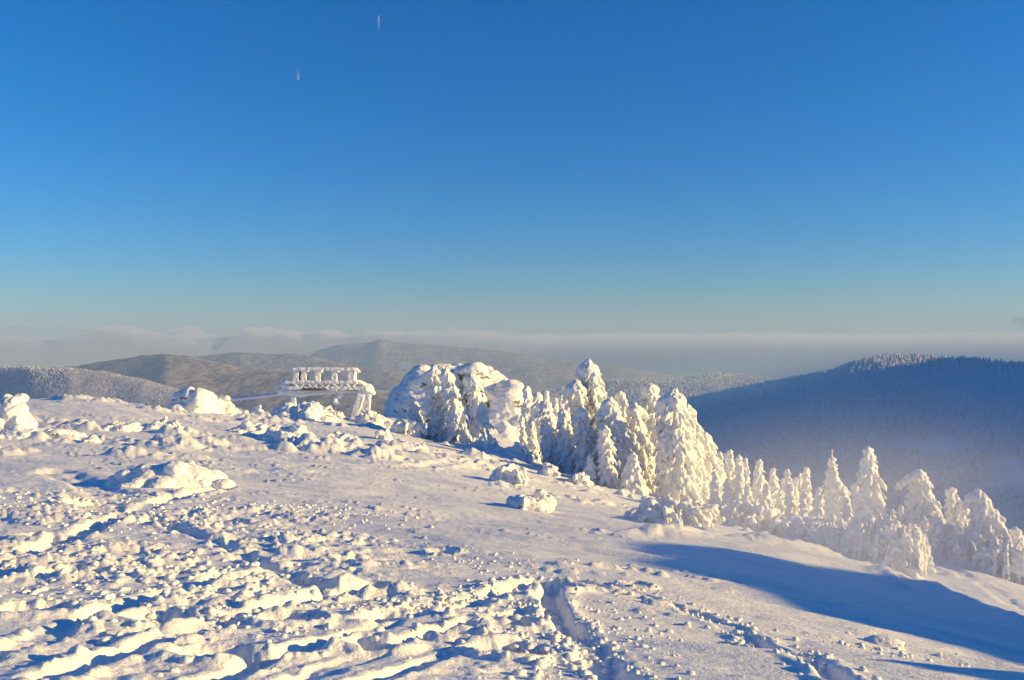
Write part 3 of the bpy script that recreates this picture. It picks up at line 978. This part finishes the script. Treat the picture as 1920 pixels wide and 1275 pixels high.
def make_tree(label, base_px, d, top_px, top_py, wb, wt=None, hook=0.0, group="rimed trees below the summit", seed=0, lump=1.0, name="snowy_spruce", base_z_=None, taper=0.75, headw=1.0, dens=1.0):
    """wb, wt: half widths in photograph pixels near the foot and the tip; hook: sideways nod of the tip in pixels"""
    rng = random.Random(seed * 31 + 5)
    k = d / F
    bx = (base_px - CX) * k; gz0 = float(ground(bx, d)[0]) if base_z_ is None else base_z_
    tz = -(top_py - CY) * k; tx = (top_px - CX) * k
    H = max(0.8, tz - gz0); lx = tx - bx; WB = wb * k; WT = (wt if wt else max(4.5, wb * 0.28)) * k
    ly = rng.uniform(-0.05, 0.05) * H
    root = empty(name, (bx, d, gz0 - 0.15))
    tag(root, label, "tree", group)
    tr_ = Clump(); tr_.tube([(lx * t ** 1.4, ly * t, H * t) for t in np.linspace(0, 0.93, 7)], 0.05 + 0.022 * H, 0.03, 8)
    me = np_mesh("trunk", np.concatenate(tr_.v), np.concatenate(tr_.f)); link("trunk", me, m_bark, root)
    c = Clump()
    ax = lambda t: (lx * t ** 1.4, ly * t, H * t)
    step = 0.22 * lump
    nl = max(5, int(H / step))
    phase = rng.uniform(0, 6.28)
    env = [bump_r(rng) for _ in range(nl + 3)]
    for i in range(nl + 1):
        t = 0.04 + 0.96 * i / nl
        Rr = (WT * 0.98 + (WB * 1.06 - WT * 0.98) * (1 - t) ** taper) * env[i]
        if t > 0.84: Rr *= headw
        a = ax(t)
        c.ball(a, max(0.5 * Rr, 0.10), (1, 1, 1.3))
        nb = max(5, int((5 + 6.5 * Rr / lump) * dens))
        for b in range(nb):
            phi = phase + 2.4 * (i * 5 + b) + rng.uniform(-0.3, 0.3)
            L = Rr * rng.uniform(0.58, 0.98)
            sag = rng.uniform(0.35, 0.9)
            br = (0.06 + 0.125 * Rr) * rng.uniform(0.7, 1.35) * lump
            for q, qs, qt in (((0.5, 1.08), (1.35, 0.95, 0.78), 0.25), ((0.88, 0.86), (1.65, 0.8, 0.58), 0.5), ((1.08, 0.5), (1.7, 0.7, 0.6), 0.8)) if Rr > 0.3 else (((0.8, 1.0), (1.35, 0.9, 0.8), 0.3),):
                u = q[0]
                c.ball((a[0] + math.cos(phi) * L * u, a[1] + math.sin(phi) * L * u, a[2] - sag * L * u * u), br * q[1], qs, rz=phi, tilt=0.5 * sag + qt)
    tp = ax(1.0)
    c.ball((tp[0], tp[1], tp[2] - WT * 0.5), WT * 0.95 * headw, (1.1, 1, 0.9))
    if hook:
        hx = hook * k; m = 5
        for j in range(1, m + 1):
            u = j / m
            c.ball((tp[0] + hx * u, tp[1], tp[2] - WT * 0.5 - abs(hx) * 0.55 * u * u), WT * (0.95 - 0.6 * u), (1.3, 1, 0.75))
    vx = min(0.09, max(0.035, d / 853 * 0.8))
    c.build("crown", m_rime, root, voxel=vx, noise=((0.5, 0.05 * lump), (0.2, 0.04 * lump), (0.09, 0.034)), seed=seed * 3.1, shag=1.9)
    return root


S = 0
TREES = [
    # label, base px, distance, top px, top row, half width foot, half width tip, hook, extra
    ("small snowy spruce with nodding tip left of the tall pair by the rock tor", 787, 63, 771, 741, 20, 8, -14, {}),
    ("tall blunt snow-laden spruce, left one of the pair before the rock tor", 826, 62, 815, 690, 27, 12, -10, {"taper": 0.6}),
    ("tall snow-laden spruce leaning left, right one of the pair before the rock tor", 872, 60, 838, 696, 32, 13, -4, {"taper": 0.6}),
    ("slim snow column with knobbly head standing before the middle of the rock tor", 905, 60, 884, 705, 25, 12, -5, {"taper": 0.7, "headw": 1.25}),
    ("small dark-flecked spruce, left of two under the tor's bare rock face", 984, 66, 978, 780, 11, 4, 0, {}),
    ("small dark-flecked spruce, right of two under the tor's bare rock face", 1000, 65, 996, 788, 13, 6, 0, {}),
    ("distant rounded spruce top just right of the rock tor", 992, 74, 988, 725, 14, 7, -5, {}),
    ("distant snowy spruce with broad shoulders beside the rock tor", 1012, 72, 1008, 736, 20, 8, 0, {}),
    ("thin distant spruce tip between the rock tor and the ball-headed tree", 1027, 76, 1025, 731, 11, 4, 0, {}),
    ("short thin distant spruce, second tip left of the ball-headed tree", 1044, 78, 1042, 745, 10, 4, 0, {}),
    ("thin distant spruce tip just left of the ball-headed tree", 1056, 79, 1053, 739, 10, 3.5, 0, {}),
    ("lowest distant spruce tip tucked beside the ball-headed tree", 1064, 77, 1063, 748, 10, 3.5, 0, {}),
    ("leaning shaded snow column at the left end of the big clump", 1046, 57, 1022, 752, 24, 10, 0, {"taper": 0.6}),
    ("second shaded snow column from the left end of the big clump", 1072, 56, 1055, 768, 20, 9, 0, {"taper": 0.6}),
    ("third shaded snow column, under the ball-headed tree", 1102, 55, 1090, 765, 24, 11, 6, {"taper": 0.55}),
    ("ball-headed snowy tree on a thin neck", 1098, 59, 1080, 722, 16, 15, -12, {"taper": 0.9, "headw": 1.25}),
    ("tallest tree of the big clump, knobbed head nodding left", 1150, 60, 1102, 684, 40, 15, -16, {"taper": 0.8, "headw": 1.2}),
    ("bulky snow-laden spruce in front of the tallest one", 1165, 54, 1143, 749, 36, 14, 0, {"taper": 0.55}),
    ("slim snowy spruce with crooked tip behind the bulky one", 1188, 60, 1163, 733, 24, 8, -8, {}),
    ("snowy spruce with a drooping right arm mid clump", 1212, 57, 1190, 760, 26, 13, 22, {"taper": 0.6}),
    ("tall blunt-headed spruce standing just left of the broadest tree", 1234, 60, 1219, 722, 27, 13, -7, {"taper": 0.65, "headw": 1.15}),
    ("broadest tree of the big clump, mitre head with beak to the left", 1272, 51, 1262, 738, 40, 23, -26, {"taper": 0.42, "lump": 1.05}),
    ("snow spruce crowding the right side of the broadest tree", 1302, 53, 1288, 762, 34, 14, 10, {"taper": 0.55}),
    ("narrow round-topped snow tree right of the broadest one", 1342, 54, 1323, 813, 34, 12, -6, {"taper": 0.7}),
    ("low shaded snow column at the foot of the bulky spruce", 1140, 50, 1134, 798, 17, 9, 0, {"taper": 0.5}),
    ("low shaded snow cone at the foot of the broadest tree", 1186, 49, 1186, 848, 28, 8, 0, {}),
    ("short snow-laden young spruce at the left foot of the clump", 1108, 50, 1106, 852, 14, 6, 0, {}),
    ("small back spruce, first in the row right of the clump", 1350, 68, 1348, 845, 14, 5, 0, {}),
    ("thin back spruce, second in the row right of the clump", 1364, 72, 1362, 846, 12, 4, 0, {}),
    ("back spruce with the highest tip in the row right of the clump", 1373, 68, 1370, 842, 18, 5, 0, {}),
    ("back spruce with drooping shoulders, fourth in the row right of the clump", 1388, 66, 1383, 852, 18, 6, 4, {}),
    ("thin back spruce, fifth in the row right of the clump", 1400, 70, 1397, 857, 15, 4, 0, {}),
    ("evenly tapered snow spruce, largest of the back row", 1424, 62, 1424, 860, 24, 6, 0, {}),
    ("small cone-shaped snow spruce alone right of the back row's largest", 1449, 66, 1448, 874, 20, 5, 0, {}),
    ("tiny back spruce between two taller slim ones", 1468, 72, 1467, 895, 11, 4, 0, {}),
    ("slim pointed back spruce in the middle of the gap", 1478, 70, 1477, 878, 14, 4, 0, {}),
    ("short slim back spruce in the middle of the gap", 1492, 66, 1491, 895, 13, 5, 0, {}),
    ("pointed back spruce with a lesser twin at its left", 1513, 68, 1511, 873, 20, 5, 0, {}),
    ("lesser twin of a pointed back spruce", 1501, 69, 1502, 886, 12, 4, 0, {}),
    ("spire-topped snow spruce with a bare twig at its tip", 1562, 50, 1560, 856, 34, 6, 0, {"taper": 0.9}),
    ("rounded snow-laden spruce leaning on the spire-topped one", 1578, 47, 1572, 905, 26, 13, 0, {"taper": 0.5}),
    ("thin low spruce left of the tall obelisk-like one", 1603, 44, 1602, 906, 12, 4, 0, {}),
    ("tall obelisk-like snow spruce standing clear of its neighbours", 1640, 38, 1630, 835, 40, 10, 0, {"taper": 0.8}),
    ("tiny snow spire just right of the obelisk-like spruce", 1675, 42, 1673, 953, 12, 4, 0, {}),
    ("small snow spire left of the beak-headed spruce", 1692, 43, 1688, 945, 14, 4, 0, {}),
    ("stout snow spruce with a long beak pointing left", 1744, 40, 1722, 882, 42, 15, -36, {"taper": 0.6, "lump": 1.1}),
    ("slender snow spruce with a crooked tip between two beaked ones", 1800, 41, 1782, 910, 30, 8, -7, {"taper": 0.8}),
    ("thin low snow spruce under the right beaked one", 1816, 40, 1808, 940, 15, 5, 0, {}),
    ("snow spruce bowing left with a hooked head at the right edge", 1886, 37, 1830, 918, 46, 15, -26, {"taper": 0.6, "lump": 1.1}),
    ("leaning snow spruce half behind the bowing one at the right edge", 1925, 40, 1902, 985, 36, 9, 0, {}),
]
TREE_ROOT = {}
for i, (lab, bp, d, tp, ty, wb, wt, hk, ex) in enumerate(TREES):
    bulk = 1.28 if 985 < bp < 1260 else 1.12
    TREE_ROOT[lab] = make_tree(lab, bp, d, tp, ty, wb * bulk, (wt or 5) * (0.5 + 0.5 * bulk), hk, seed=i + 1, **ex)

for i, (bp, d, ty, wb) in enumerate(((1344, 47, 880, 20), (1362, 46, 902, 20), (1384, 46, 888, 20), (1404, 45, 908, 19), (1436, 46, 905, 20), (1462, 46, 918, 19), (1484, 45, 908, 20), (1506, 44, 922, 20), (1532, 44, 912, 22), (1590, 42, 930, 20), (1614, 41, 945, 20), (1664, 40, 968, 20))):
    make_tree("low rime-caked spruce crowded into the belt below the back row", bp, d, bp + (i % 3 - 1) * 3, ty, wb, 6, (-5, 0, 3)[i % 3], seed=80 + i, group="low spruces crowded below the back row")

# ------------------------------------------------------------------ snow-buried shrubs, mounds, boulders
def mound(name, label, cat, px, py, wpx, hpx, mat=None, seed=0, d=None, lumps=14, arcs=0, arch_r=0.045, group="snow-buried shrubs and mounds", yscale=0.8, fl=0.7, sink=0.1, rough=1.0, core=0.72):
    rng = random.Random(seed * 17 + 3)
    P = hit(px, py) if d is None else np.array([(px - CX) / F * d, d, float(ground((px - CX) / F * d, d)[0])])
    k = P[1] / F; W = wpx * k / 2; H = hpx * k
    c = Clump()
    c.ball((0, 0, 0), W * 0.8, (1, yscale, H / (W * 0.8) * core), fine=True)
    for i in range(lumps):
        a = rng.uniform(0, 6.28); q = math.sqrt(rng.random()) * 0.85
        h = H * (1 - q ** 2.2) * rng.uniform(0.45, 0.95)
        rr = min(W, H * 1.2) * rng.uniform(0.16, 0.36)
        c.ball((math.cos(a) * q * W, math.sin(a) * q * W * yscale, max(0, h - rr * 0.5)), rr, (1.15, 1, fl), rz=rng.uniform(0, 3), tilt=rng.uniform(-0.3, 0.3), fine=True)
    for i in range(arcs):
        a = rng.uniform(0, 6.28); q = rng.uniform(0.1, 0.75); a2 = a + rng.uniform(-0.8, 0.8); ln = rng.uniform(0.35, 0.7)
        x0, y0 = math.cos(a) * q * W, math.sin(a) * q * W * yscale
        x1, y1 = x0 + math.cos(a2) * ln * W, y0 + math.sin(a2) * ln * W * yscale
        top = H * rng.uniform(0.6, 1.08) * (1 - 0.35 * q)
        pts = []
        for t in np.linspace(0, 1, 9):
            zz_ = top * (1 - (1 - t / 0.6) ** 2) if t < 0.6 else top * (1 - ((t - 0.6) / 0.4) ** 2 * 0.6)
            pts.append((x0 + (x1 - x0) * t ** 1.3, y0 + (y1 - y0) * t ** 1.3, zz_ + rng.uniform(-0.03, 0.03)))
        c.tube(pts, arch_r * rng.uniform(0.8, 1.5), arch_r * rng.uniform(0.9, 1.6), 6)
        for b in pts[3:]:
            if rng.random() < 0.7:
                c.ball((b[0], b[1], b[2]), arch_r * rng.uniform(1.3, 2.6), (1.3, 1, 0.9), rz=a2)
    sz = min(W, H)
    vx = min(0.12, max(0.022, P[1] / 853 * 0.9))
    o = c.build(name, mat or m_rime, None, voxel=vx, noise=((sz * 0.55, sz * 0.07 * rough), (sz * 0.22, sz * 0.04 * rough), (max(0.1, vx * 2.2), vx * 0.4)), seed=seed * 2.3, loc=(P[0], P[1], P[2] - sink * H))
    tag(o, label, cat, group)
    return o


SH = "snow-buried shrubs beside the trees"
mound("snowy_dwarf_spruce", "rimed dwarf spruce cut by the left edge of the picture", "tree", 10, 772, 100, 98, seed=1, d=40, lumps=60, fl=0.95, rough=1.3, group="rimed trees below the summit")
mound("snow_covered_boulder", "large snow-capped double boulder left of the lift, dark moss at its foot", "boulder", 362, 788, 120, 62, m_rock, seed=2, d=60, lumps=14, fl=0.9, group="snow-capped boulders")
mound("snow_covered_boulder", "right lobe of snow-capped boulders with a dark hollow in its face", "boulder", 418, 786, 58, 58, m_rock, seed=3, d=61, lumps=10, fl=0.95, group="snow-capped boulders")
mound("snowy_shrub", "small snow ball shrub just right of the double boulder", "shrub", 461, 786, 24, 24, seed=4, d=62, lumps=10, fl=0.95)
mound("snowy_shrub", "upright snow-plastered shrub between the boulder and the lift", "shrub", 486, 787, 28, 30, seed=5, d=62, lumps=16, fl=1.0)
mound("snowy_shrub", "wide snow-buried shrub mound with rimed stalks in front of the lift", "shrub", 566, 792, 125, 40, seed=6, d=66, lumps=40, arcs=10, fl=0.8)
mound("snowy_shrub", "shaggy rimed shrub at the foot of the lift's curved leg", "shrub", 690, 796, 60, 30, seed=7, d=68, lumps=16, arcs=14, fl=0.9)
mound("snowy_shrub", "small rimed bush under the lift's hanging arm", "shrub", 636, 782, 24, 22, seed=8, d=74, lumps=10, fl=0.9)
mound("snow_covered_boulder", "long snow-plastered rock hump amid the trodden snow", "boulder", 318, 908, 250, 60, m_rock, seed=9, lumps=30, yscale=0.7, fl=0.6, rough=0.5, sink=0.05, group="snow-capped boulders")
mound("snow_drift", "smooth rounded drift at the left edge below the dwarf spruce", "snow mound", 35, 826, 130, 36, m_snow, seed=10, lumps=8, fl=0.5, rough=0.4)
mound("snow_covered_boulder", "wedge-shaped snow-capped stone right of the rounded drift", "boulder", 118, 824, 88, 32, m_rock, seed=11, lumps=12, fl=0.6, rough=0.6, group="snow-capped boulders")
mound("snow_mound", "small snow knob right of the wedge-shaped stone", "snow mound", 172, 830, 40, 18, m_snow, seed=12, lumps=8)
mound("snowy_shrub", "broad snow hummock below the double boulder", "shrub", 305, 806, 90, 24, seed=13, lumps=24, arcs=2)
mound("snowy_shrub", "low hummock row left of the broad hummock", "shrub", 225, 806, 100, 22, seed=14, lumps=24)
mound("snowy_shrub", "low snow hummock in front of the small ball shrub", "shrub", 470, 812, 90, 28, seed=15, lumps=24)
mound("snowy_shrub", "wide snow-buried hummock below the lift", "shrub", 545, 828, 130, 40, seed=16, lumps=36)
mound("snowy_shrub", "low snow hummock with flat back right below the lift", "shrub", 640, 828, 90, 22, seed=17, lumps=20)
mound("snowy_shrub", "small crooked rimed stump in the shade before the paired trees", "shrub", 722, 826, 36, 24, seed=18, lumps=8, arcs=5)
mound("snowy_shrub", "low snow hummock beside the long tree shadow", "shrub", 760, 845, 95, 22, seed=19, lumps=20)
mound("snowy_shrub", "little snow lump lying on the flat tongue of snow", "shrub", 860, 866, 40, 12, seed=20, lumps=8)
mound("snowy_shrub", "rimed bush at the foot of the nodding small spruce", "shrub", 768, 812, 60, 42, seed=21, d=60, lumps=8, arcs=40, arch_r=0.055, core=0.4, group=SH)
mound("snowy_shrub", "shaggy rimed skirt bush under the slim snow column", "shrub", 912, 846, 68, 34, seed=22, d=57, lumps=22, arcs=14, group=SH)
mound("snowy_shrub", "tent-shaped snow bush between the slim column and the dark-flecked spruces", "shrub", 958, 858, 76, 36, seed=23, d=56, lumps=22, arcs=6, group=SH)
mound("snowy_shrub", "rugged snow bush standing in the shade left of the big clump", "shrub", 952, 908, 72, 46, seed=24, lumps=30, arcs=12, group=SH)
mound("snowy_shrub", "round snow cushion at the left foot of the big clump", "shrub", 1030, 898, 44, 34, seed=25, d=47, lumps=16, group=SH)
mound("snowy_shrub", "small snow cushion before the shaded columns", "shrub", 1090, 914, 44, 30, seed=26, d=46, lumps=14, arcs=4, group=SH)
mound("snowy_shrub", "flat snow mound casting a long shadow on the open slope", "shrub", 988, 956, 105, 40, seed=27, lumps=34, arcs=4, group=SH)
mound("snowy_shrub", "small snow lump on the drift edge below the clump", "shrub", 1168, 930, 40, 20, seed=28, lumps=10, group=SH)
mound("snowy_shrub", "long rimed bush sprawling below the broadest tree", "shrub", 1255, 980, 150, 46, seed=29, lumps=22, arcs=60, arch_r=0.038, core=0.5, group=SH)
mound("snowy_shrub", "rimed bush with bare twigs reaching right", "shrub", 1342, 985, 66, 36, seed=30, d=36, lumps=8, arcs=34, arch_r=0.036, core=0.45, group=SH)
mound("snowy_shrub", "big smooth snow-laden bush with a dark hollow beneath", "shrub", 1418, 1002, 120, 66, seed=31, d=34, lumps=20, arcs=45, arch_r=0.038, core=0.6, fl=0.6, group=SH)
mound("snowy_shrub", "thicket of rimed stems under the pointed back spruces", "shrub", 1490, 1020, 110, 58, seed=32, d=33, lumps=10, arcs=95, arch_r=0.036, core=0.4, group=SH)
mound("snowy_shrub", "dense thicket of arching rimed stems below the spire-topped spruce", "shrub", 1562, 1045, 120, 76, seed=33, d=32, lumps=12, arcs=130, arch_r=0.036, core=0.4, group=SH)
mound("snowy_shrub", "tall rimed thicket at the foot of the obelisk-like spruce", "shrub", 1645, 1075, 110, 112, seed=34, d=30.5, lumps=16, arcs=150, arch_r=0.036, core=0.4, group=SH)
mound("snowy_shrub", "rounded snow-laden thicket ending the row above the ski slope", "shrub", 1698, 1092, 84, 118, seed=35, d=29.5, lumps=34, arcs=60, arch_r=0.036, core=0.55, group=SH, fl=0.85)
mound("snowy_shrub", "rimed twiggy bush under the slender crooked spruce", "shrub", 1795, 1070, 150, 95, seed=36, d=37.5, lumps=12, arcs=130, arch_r=0.04, core=0.4, group=SH)
mound("snowy_shrub", "rimed bush at the foot of the bowing spruce by the right edge", "shrub", 1892, 1100, 110, 85, seed=37, d=35, lumps=12, arcs=90, arch_r=0.04, core=0.45, group=SH)
mound("snow_mound", "flat snow mound with a crusted edge low on the right slope", "snow mound", 1655, 1205, 90, 16, m_snow, seed=38, lumps=14, group="snow lumps on the open slope")
mound("snow_mound", "little upright snow cone standing on the open slope", "snow mound", 1314, 1148, 9, 13, m_snow, seed=39, lumps=4, group="snow lumps on the open slope")
mound("snow_mound", "clod of snow lying by the track on the open slope", "snow mound", 1288, 1170, 20, 11, m_snow, seed=40, lumps=6, group="snow lumps on the open slope")

# ------------------------------------------------------------------ ski lift top station
D_L = 78.0
def lp(px, py, dy=0.0):
    q = px3(px, py, D_L); return np.array([q[0], q[1] + dy, q[2]])
L0 = lp(615, 785)
root = empty("ski_lift_station", tuple(L0))
tag(root, "rime-coated ski lift top station with an open frame on its boom", "ski lift")
def part(name, fn, mat=m_steel, vx=0.045, nz=((0.35, 0.025), (0.12, 0.012))):
    c = Clump(); fn(c)
    c.v = [v - L0 for v in c.v]
    return c.build(name, mat, root, voxel=vx, noise=nz, seed=3.0)
for dy in (-0.55, 0.55):
    part("top_rail", lambda c: (c.box(lp(552, 692, dy), lp(668, 692, dy), 0.24, 0.27), c.box(lp(666, 691, dy), lp(674, 698, dy), 0.2, 0.2)))
for px_, wd in ((557, 0.55), (570, 0.36), (574, 0.30), (598, 0.55), (629, 0.56), (660, 0.68)):
    part("frame_post", lambda c: c.box(lp(px_, 693), lp(px_, 716), wd, 1.15, up=(0, 1, 0)))
for dy in (-0.55, 0.55):
    part("boom_chord", lambda c: (c.box(lp(536, 716, dy), lp(672, 716, dy), 0.2, 0.28), c.box(lp(540, 727, dy), lp(690, 727, dy), 0.2, 0.3)))
for a_, b_ in zip(range(552, 672, 12), range(564, 684, 12)):
    up = ((a_ - 552) // 12) % 2
    part("lattice_bar", lambda c: c.box(lp(a_, 727 if up else 716, -0.55), lp(b_, 716 if up else 727, -0.55), 0.14, 0.18))
part("lower_boom", lambda c: (c.box(lp(528, 736), lp(632, 734), 0.7, 0.42), c.box(lp(560, 741), lp(612, 737), 0.5, 0.22), c.box(lp(620, 731), lp(680, 737), 0.3, 0.16), c.ball(lp(565, 740), 0.35, (2, 1, 0.6))))
part("return_wheel", lambda c: (c.ball(lp(592, 729), 1.0, (1.5, 1.2, 0.14), fine=True),), m_dark)
part("cable_head", lambda c: [c.ball(lp(a, b), r, s) for a, b, r, s in ((534, 722, 0.42, (1, 1, 1.3)), (530, 733, 0.45, (1.2, 1, 1)), (545, 735, 0.5, (1.4, 1, 0.8)), (533, 716, 0.22, (1, 1, 1.2)), (541, 722, 0.34, (1, 1, 1.2)))])
part("support_post", lambda c: (c.box(lp(551, 728), lp(551, 784), 0.45, 0.5), c.box(lp(545, 735, 0.5), lp(545, 780, 0.5), 0.22, 0.24)))
part("curved_leg", lambda c: (c.box(lp(676, 728), lp(684, 740), 0.6, 0.7), c.box(lp(678, 738), lp(663, 790), 0.8, 0.7), c.box(lp(688, 738), lp(684, 790), 0.65, 0.75), c.ball(lp(688, 730), 0.55, (1.2, 1, 1)), c.ball(lp(695, 734), 0.45, (1.1, 1, 0.6), tilt=0.5),
                          c.ball(lp(680, 720), 0.5, (1.4, 1, 0.5), tilt=0.5), c.box(lp(672, 757), lp(688, 757), 0.2, 0.3)))
part("hanging_arm", lambda c: (c.ball(lp(642, 734), 0.34, (1.9, 1, 0.5)), c.tube([lp(640, 738), lp(635, 745), lp(629, 752), lp(632, 757)], 0.26, 0.24, 8), c.ball(lp(629, 751), 0.3), c.ball(lp(634, 755), 0.22)))
part("marker_pole", lambda c: c.tube([lp(630, 752), lp(630, 782)], 0.05, 0.05, 6), vx=0.03, nz=((0.1, 0.01),))
c = Clump(); A = lp(548, 736); B = px3(410, 752, 79.5); C_ = px3(300, 772, 81)
for off in (0.0, 0.5):
    c.tube([A + (0, off, 0), A * 0.5 + B * 0.5 + (0, off, -0.03), B + (0, off, 0), C_ + (0, off, 0)], 0.17, 0.17, 8)
tag(c.build("haul_cable", m_steel, None, voxel=0.06, noise=((0.2, 0.04), (0.1, 0.03))), "rime-thick haul cable running down left from the lift", "cable")
mound("snow_ramp", "wedge-shaped snow bank right of the lift's curved leg", "snow bank", 708, 792, 72, 18, m_snow, seed=41, d=77, lumps=4, fl=0.5, rough=0.4)
for px_, y0, y1, d, lab in ((692, 748, 778, 77, "thin bare pole right of the lift's curved leg"), (560, 757, 786, 65, "rimed stalk rising from the shrub mound, left of two"), (583, 754, 786, 65, "rimed stalk rising from the shrub mound, right of two"),
                            (426, 848, 876, 33, "rimed forked twig sticking out of the smooth snow"), (314, 782, 798, 52, "thin twig slanting out of snow below the double boulder"), (361, 780, 800, 52, "upright twig below the double boulder's right lobe"),
                            (1024, 958, 975, 30, "frosted grass tuft beside the flat snow mound")):
    c = Clump(); b = px3(px_, y1, d); t = px3(px_, y0, d); g = float(ground(b[0], b[1])[0])
    if y1 < 850 or y1 > 865: b[2] = min(b[2], g - 0.1)
    rr = 0.035 * d / 50 + 0.008
    c.tube([b, (b + t) / 2 + (0.02, 0, 0), t], rr, rr * 0.7, 6)
    if "forked" in lab or "tuft" in lab:
        c.tube([(b + t) / 2, t + ((px_ * 0 - 0.12), 0, 0.02)], rr, rr * 0.6, 6); c.tube([(b + t) / 2 - (0, 0, 0.1), t + (0.14, 0, -0.08)], rr, rr * 0.6, 6)
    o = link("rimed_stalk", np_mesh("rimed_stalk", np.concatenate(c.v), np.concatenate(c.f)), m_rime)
    tag(o, lab, "twig", "rimed stalks and twigs")

spire = TREE_ROOT["spire-topped snow spruce with a bare twig at its tip"]
c = Clump(); b = px3(1560, 864, 50) - np.array(spire.location); t = px3(1560, 842, 50) - np.array(spire.location)
c.tube([b, (b + t) / 2, t], 0.045, 0.03, 6)
link("leader_twig", np_mesh("leader_twig", np.concatenate(c.v), np.concatenate(c.f)), m_rime, spire)

# ------------------------------------------------------------------ loose clods
V1, F1 = ICO1
rs = np.random.RandomState(21)
cl = []
for pix, cnt, sp_, smax in (([(1076, 1086), (1180, 1104), (1250, 1126), (1330, 1158), (1400, 1190), (1480, 1226), (1560, 1275)], 230, 0.16, 0.05), ([(700, 1150), (880, 1112), (1010, 1085)], 260, 0.16, 0.055), ([(1070, 1110), (1110, 1190), (1200, 1275)], 210, 0.28, 0.045),
                            ([(980, 1120), (1010, 1190), (1060, 1275)], 260, 0.22, 0.06), ([(600, 1010), (800, 1050), (1000, 1065)], 160, 0.5, 0.04), ([(380, 960), (600, 950), (660, 985)], 260, 0.6, 0.07), ([(100, 1050), (350, 1100), (650, 1180)], 900, 0.9, 0.07), ([(60, 930), (250, 960), (420, 1000)], 500, 1.2, 0.09),
                            ([(1560, 1200), (1700, 1225), (1800, 1240)], 60, 0.3, 0.04)):
    P = np.array(gpts(pix)); t = rs.uniform(0, len(P) - 1.001, cnt); i = t.astype(int); f = (t - i)[:, None]
    q = P[i] * (1 - f) + P[i + 1] * f + rs.normal(size=(cnt, 2)) * sp_ * np.array([1, 0.8])
    s = smax * 0.5 * rs.uniform(0.15, 1.0, cnt) ** 2 + 0.006
    cl += [(a[0], a[1], b) for a, b in zip(q, s)]
VV, FF, nv = [], [], 0
for x0, y0, s in cl:
    g = ground_real(x0, y0)
    q = V1 * s * np.array([rs.uniform(0.8, 1.4), rs.uniform(0.8, 1.3), rs.uniform(0.6, 1.0)]) * (1 + rs.uniform(-0.22, 0.22, (len(V1), 1)))
    VV.append(q + np.array([x0, y0, g + s * 0.2])); FF.append(F1 + nv); nv += len(V1)
tag(link("snow_clods", np_mesh("snow_clods", np.concatenate(VV), np.concatenate(FF)), m_snow), "loose clods of snow thrown up along the tracks", "snow", kind="stuff")

# ------------------------------------------------------------------ unseen casters added beside the camera to throw the shadows
def block(name, label, cat, x0, y0, ztop, W, seed, mat):
    rng = random.Random(seed); c = Clump(); g = float(ground(x0, y0)[0]); H = ztop - g
    c.ball((0, 0, H * 0.3), H * 0.7, (W / (H * 1.4), W / (H * 1.4), 1), fine=True)
    for k in range(60):
        a = rng.uniform(0, 6.28); q = math.sqrt(rng.random()); h = H * (1 - q ** 3) * rng.uniform(0.3, 0.95)
        c.ball((math.cos(a) * q * W / 2, math.sin(a) * q * W / 2, h), H * rng.uniform(0.1, 0.22), (1.2, 1, 0.7), rz=a, fine=True)
    o = c.build(name, mat, None, voxel=max(0.06, H * 0.03), noise=((1.0, 0.15), (0.4, 0.08)), loc=(x0, y0, g - 0.2))
    return tag(o, label, cat)


block("shadow_caster_rock", "unseen snow-plastered rock, added out of frame to shade the right slope", "rock", 30.5, 8.0, 3.3, 16.5, 5, m_rock)  # placed and sized to cast the big shadow; rock is assumed
block("snowy_spruce", "unseen small snow-laden spruce, added out of frame to throw the shadow tip at the bottom", "tree", 9.2, 5.3, -0.55, 0.5, 6, m_rime)  # placed to cast the narrow shadow strip; spruce is assumed
print("script seconds", time.time() - T0)
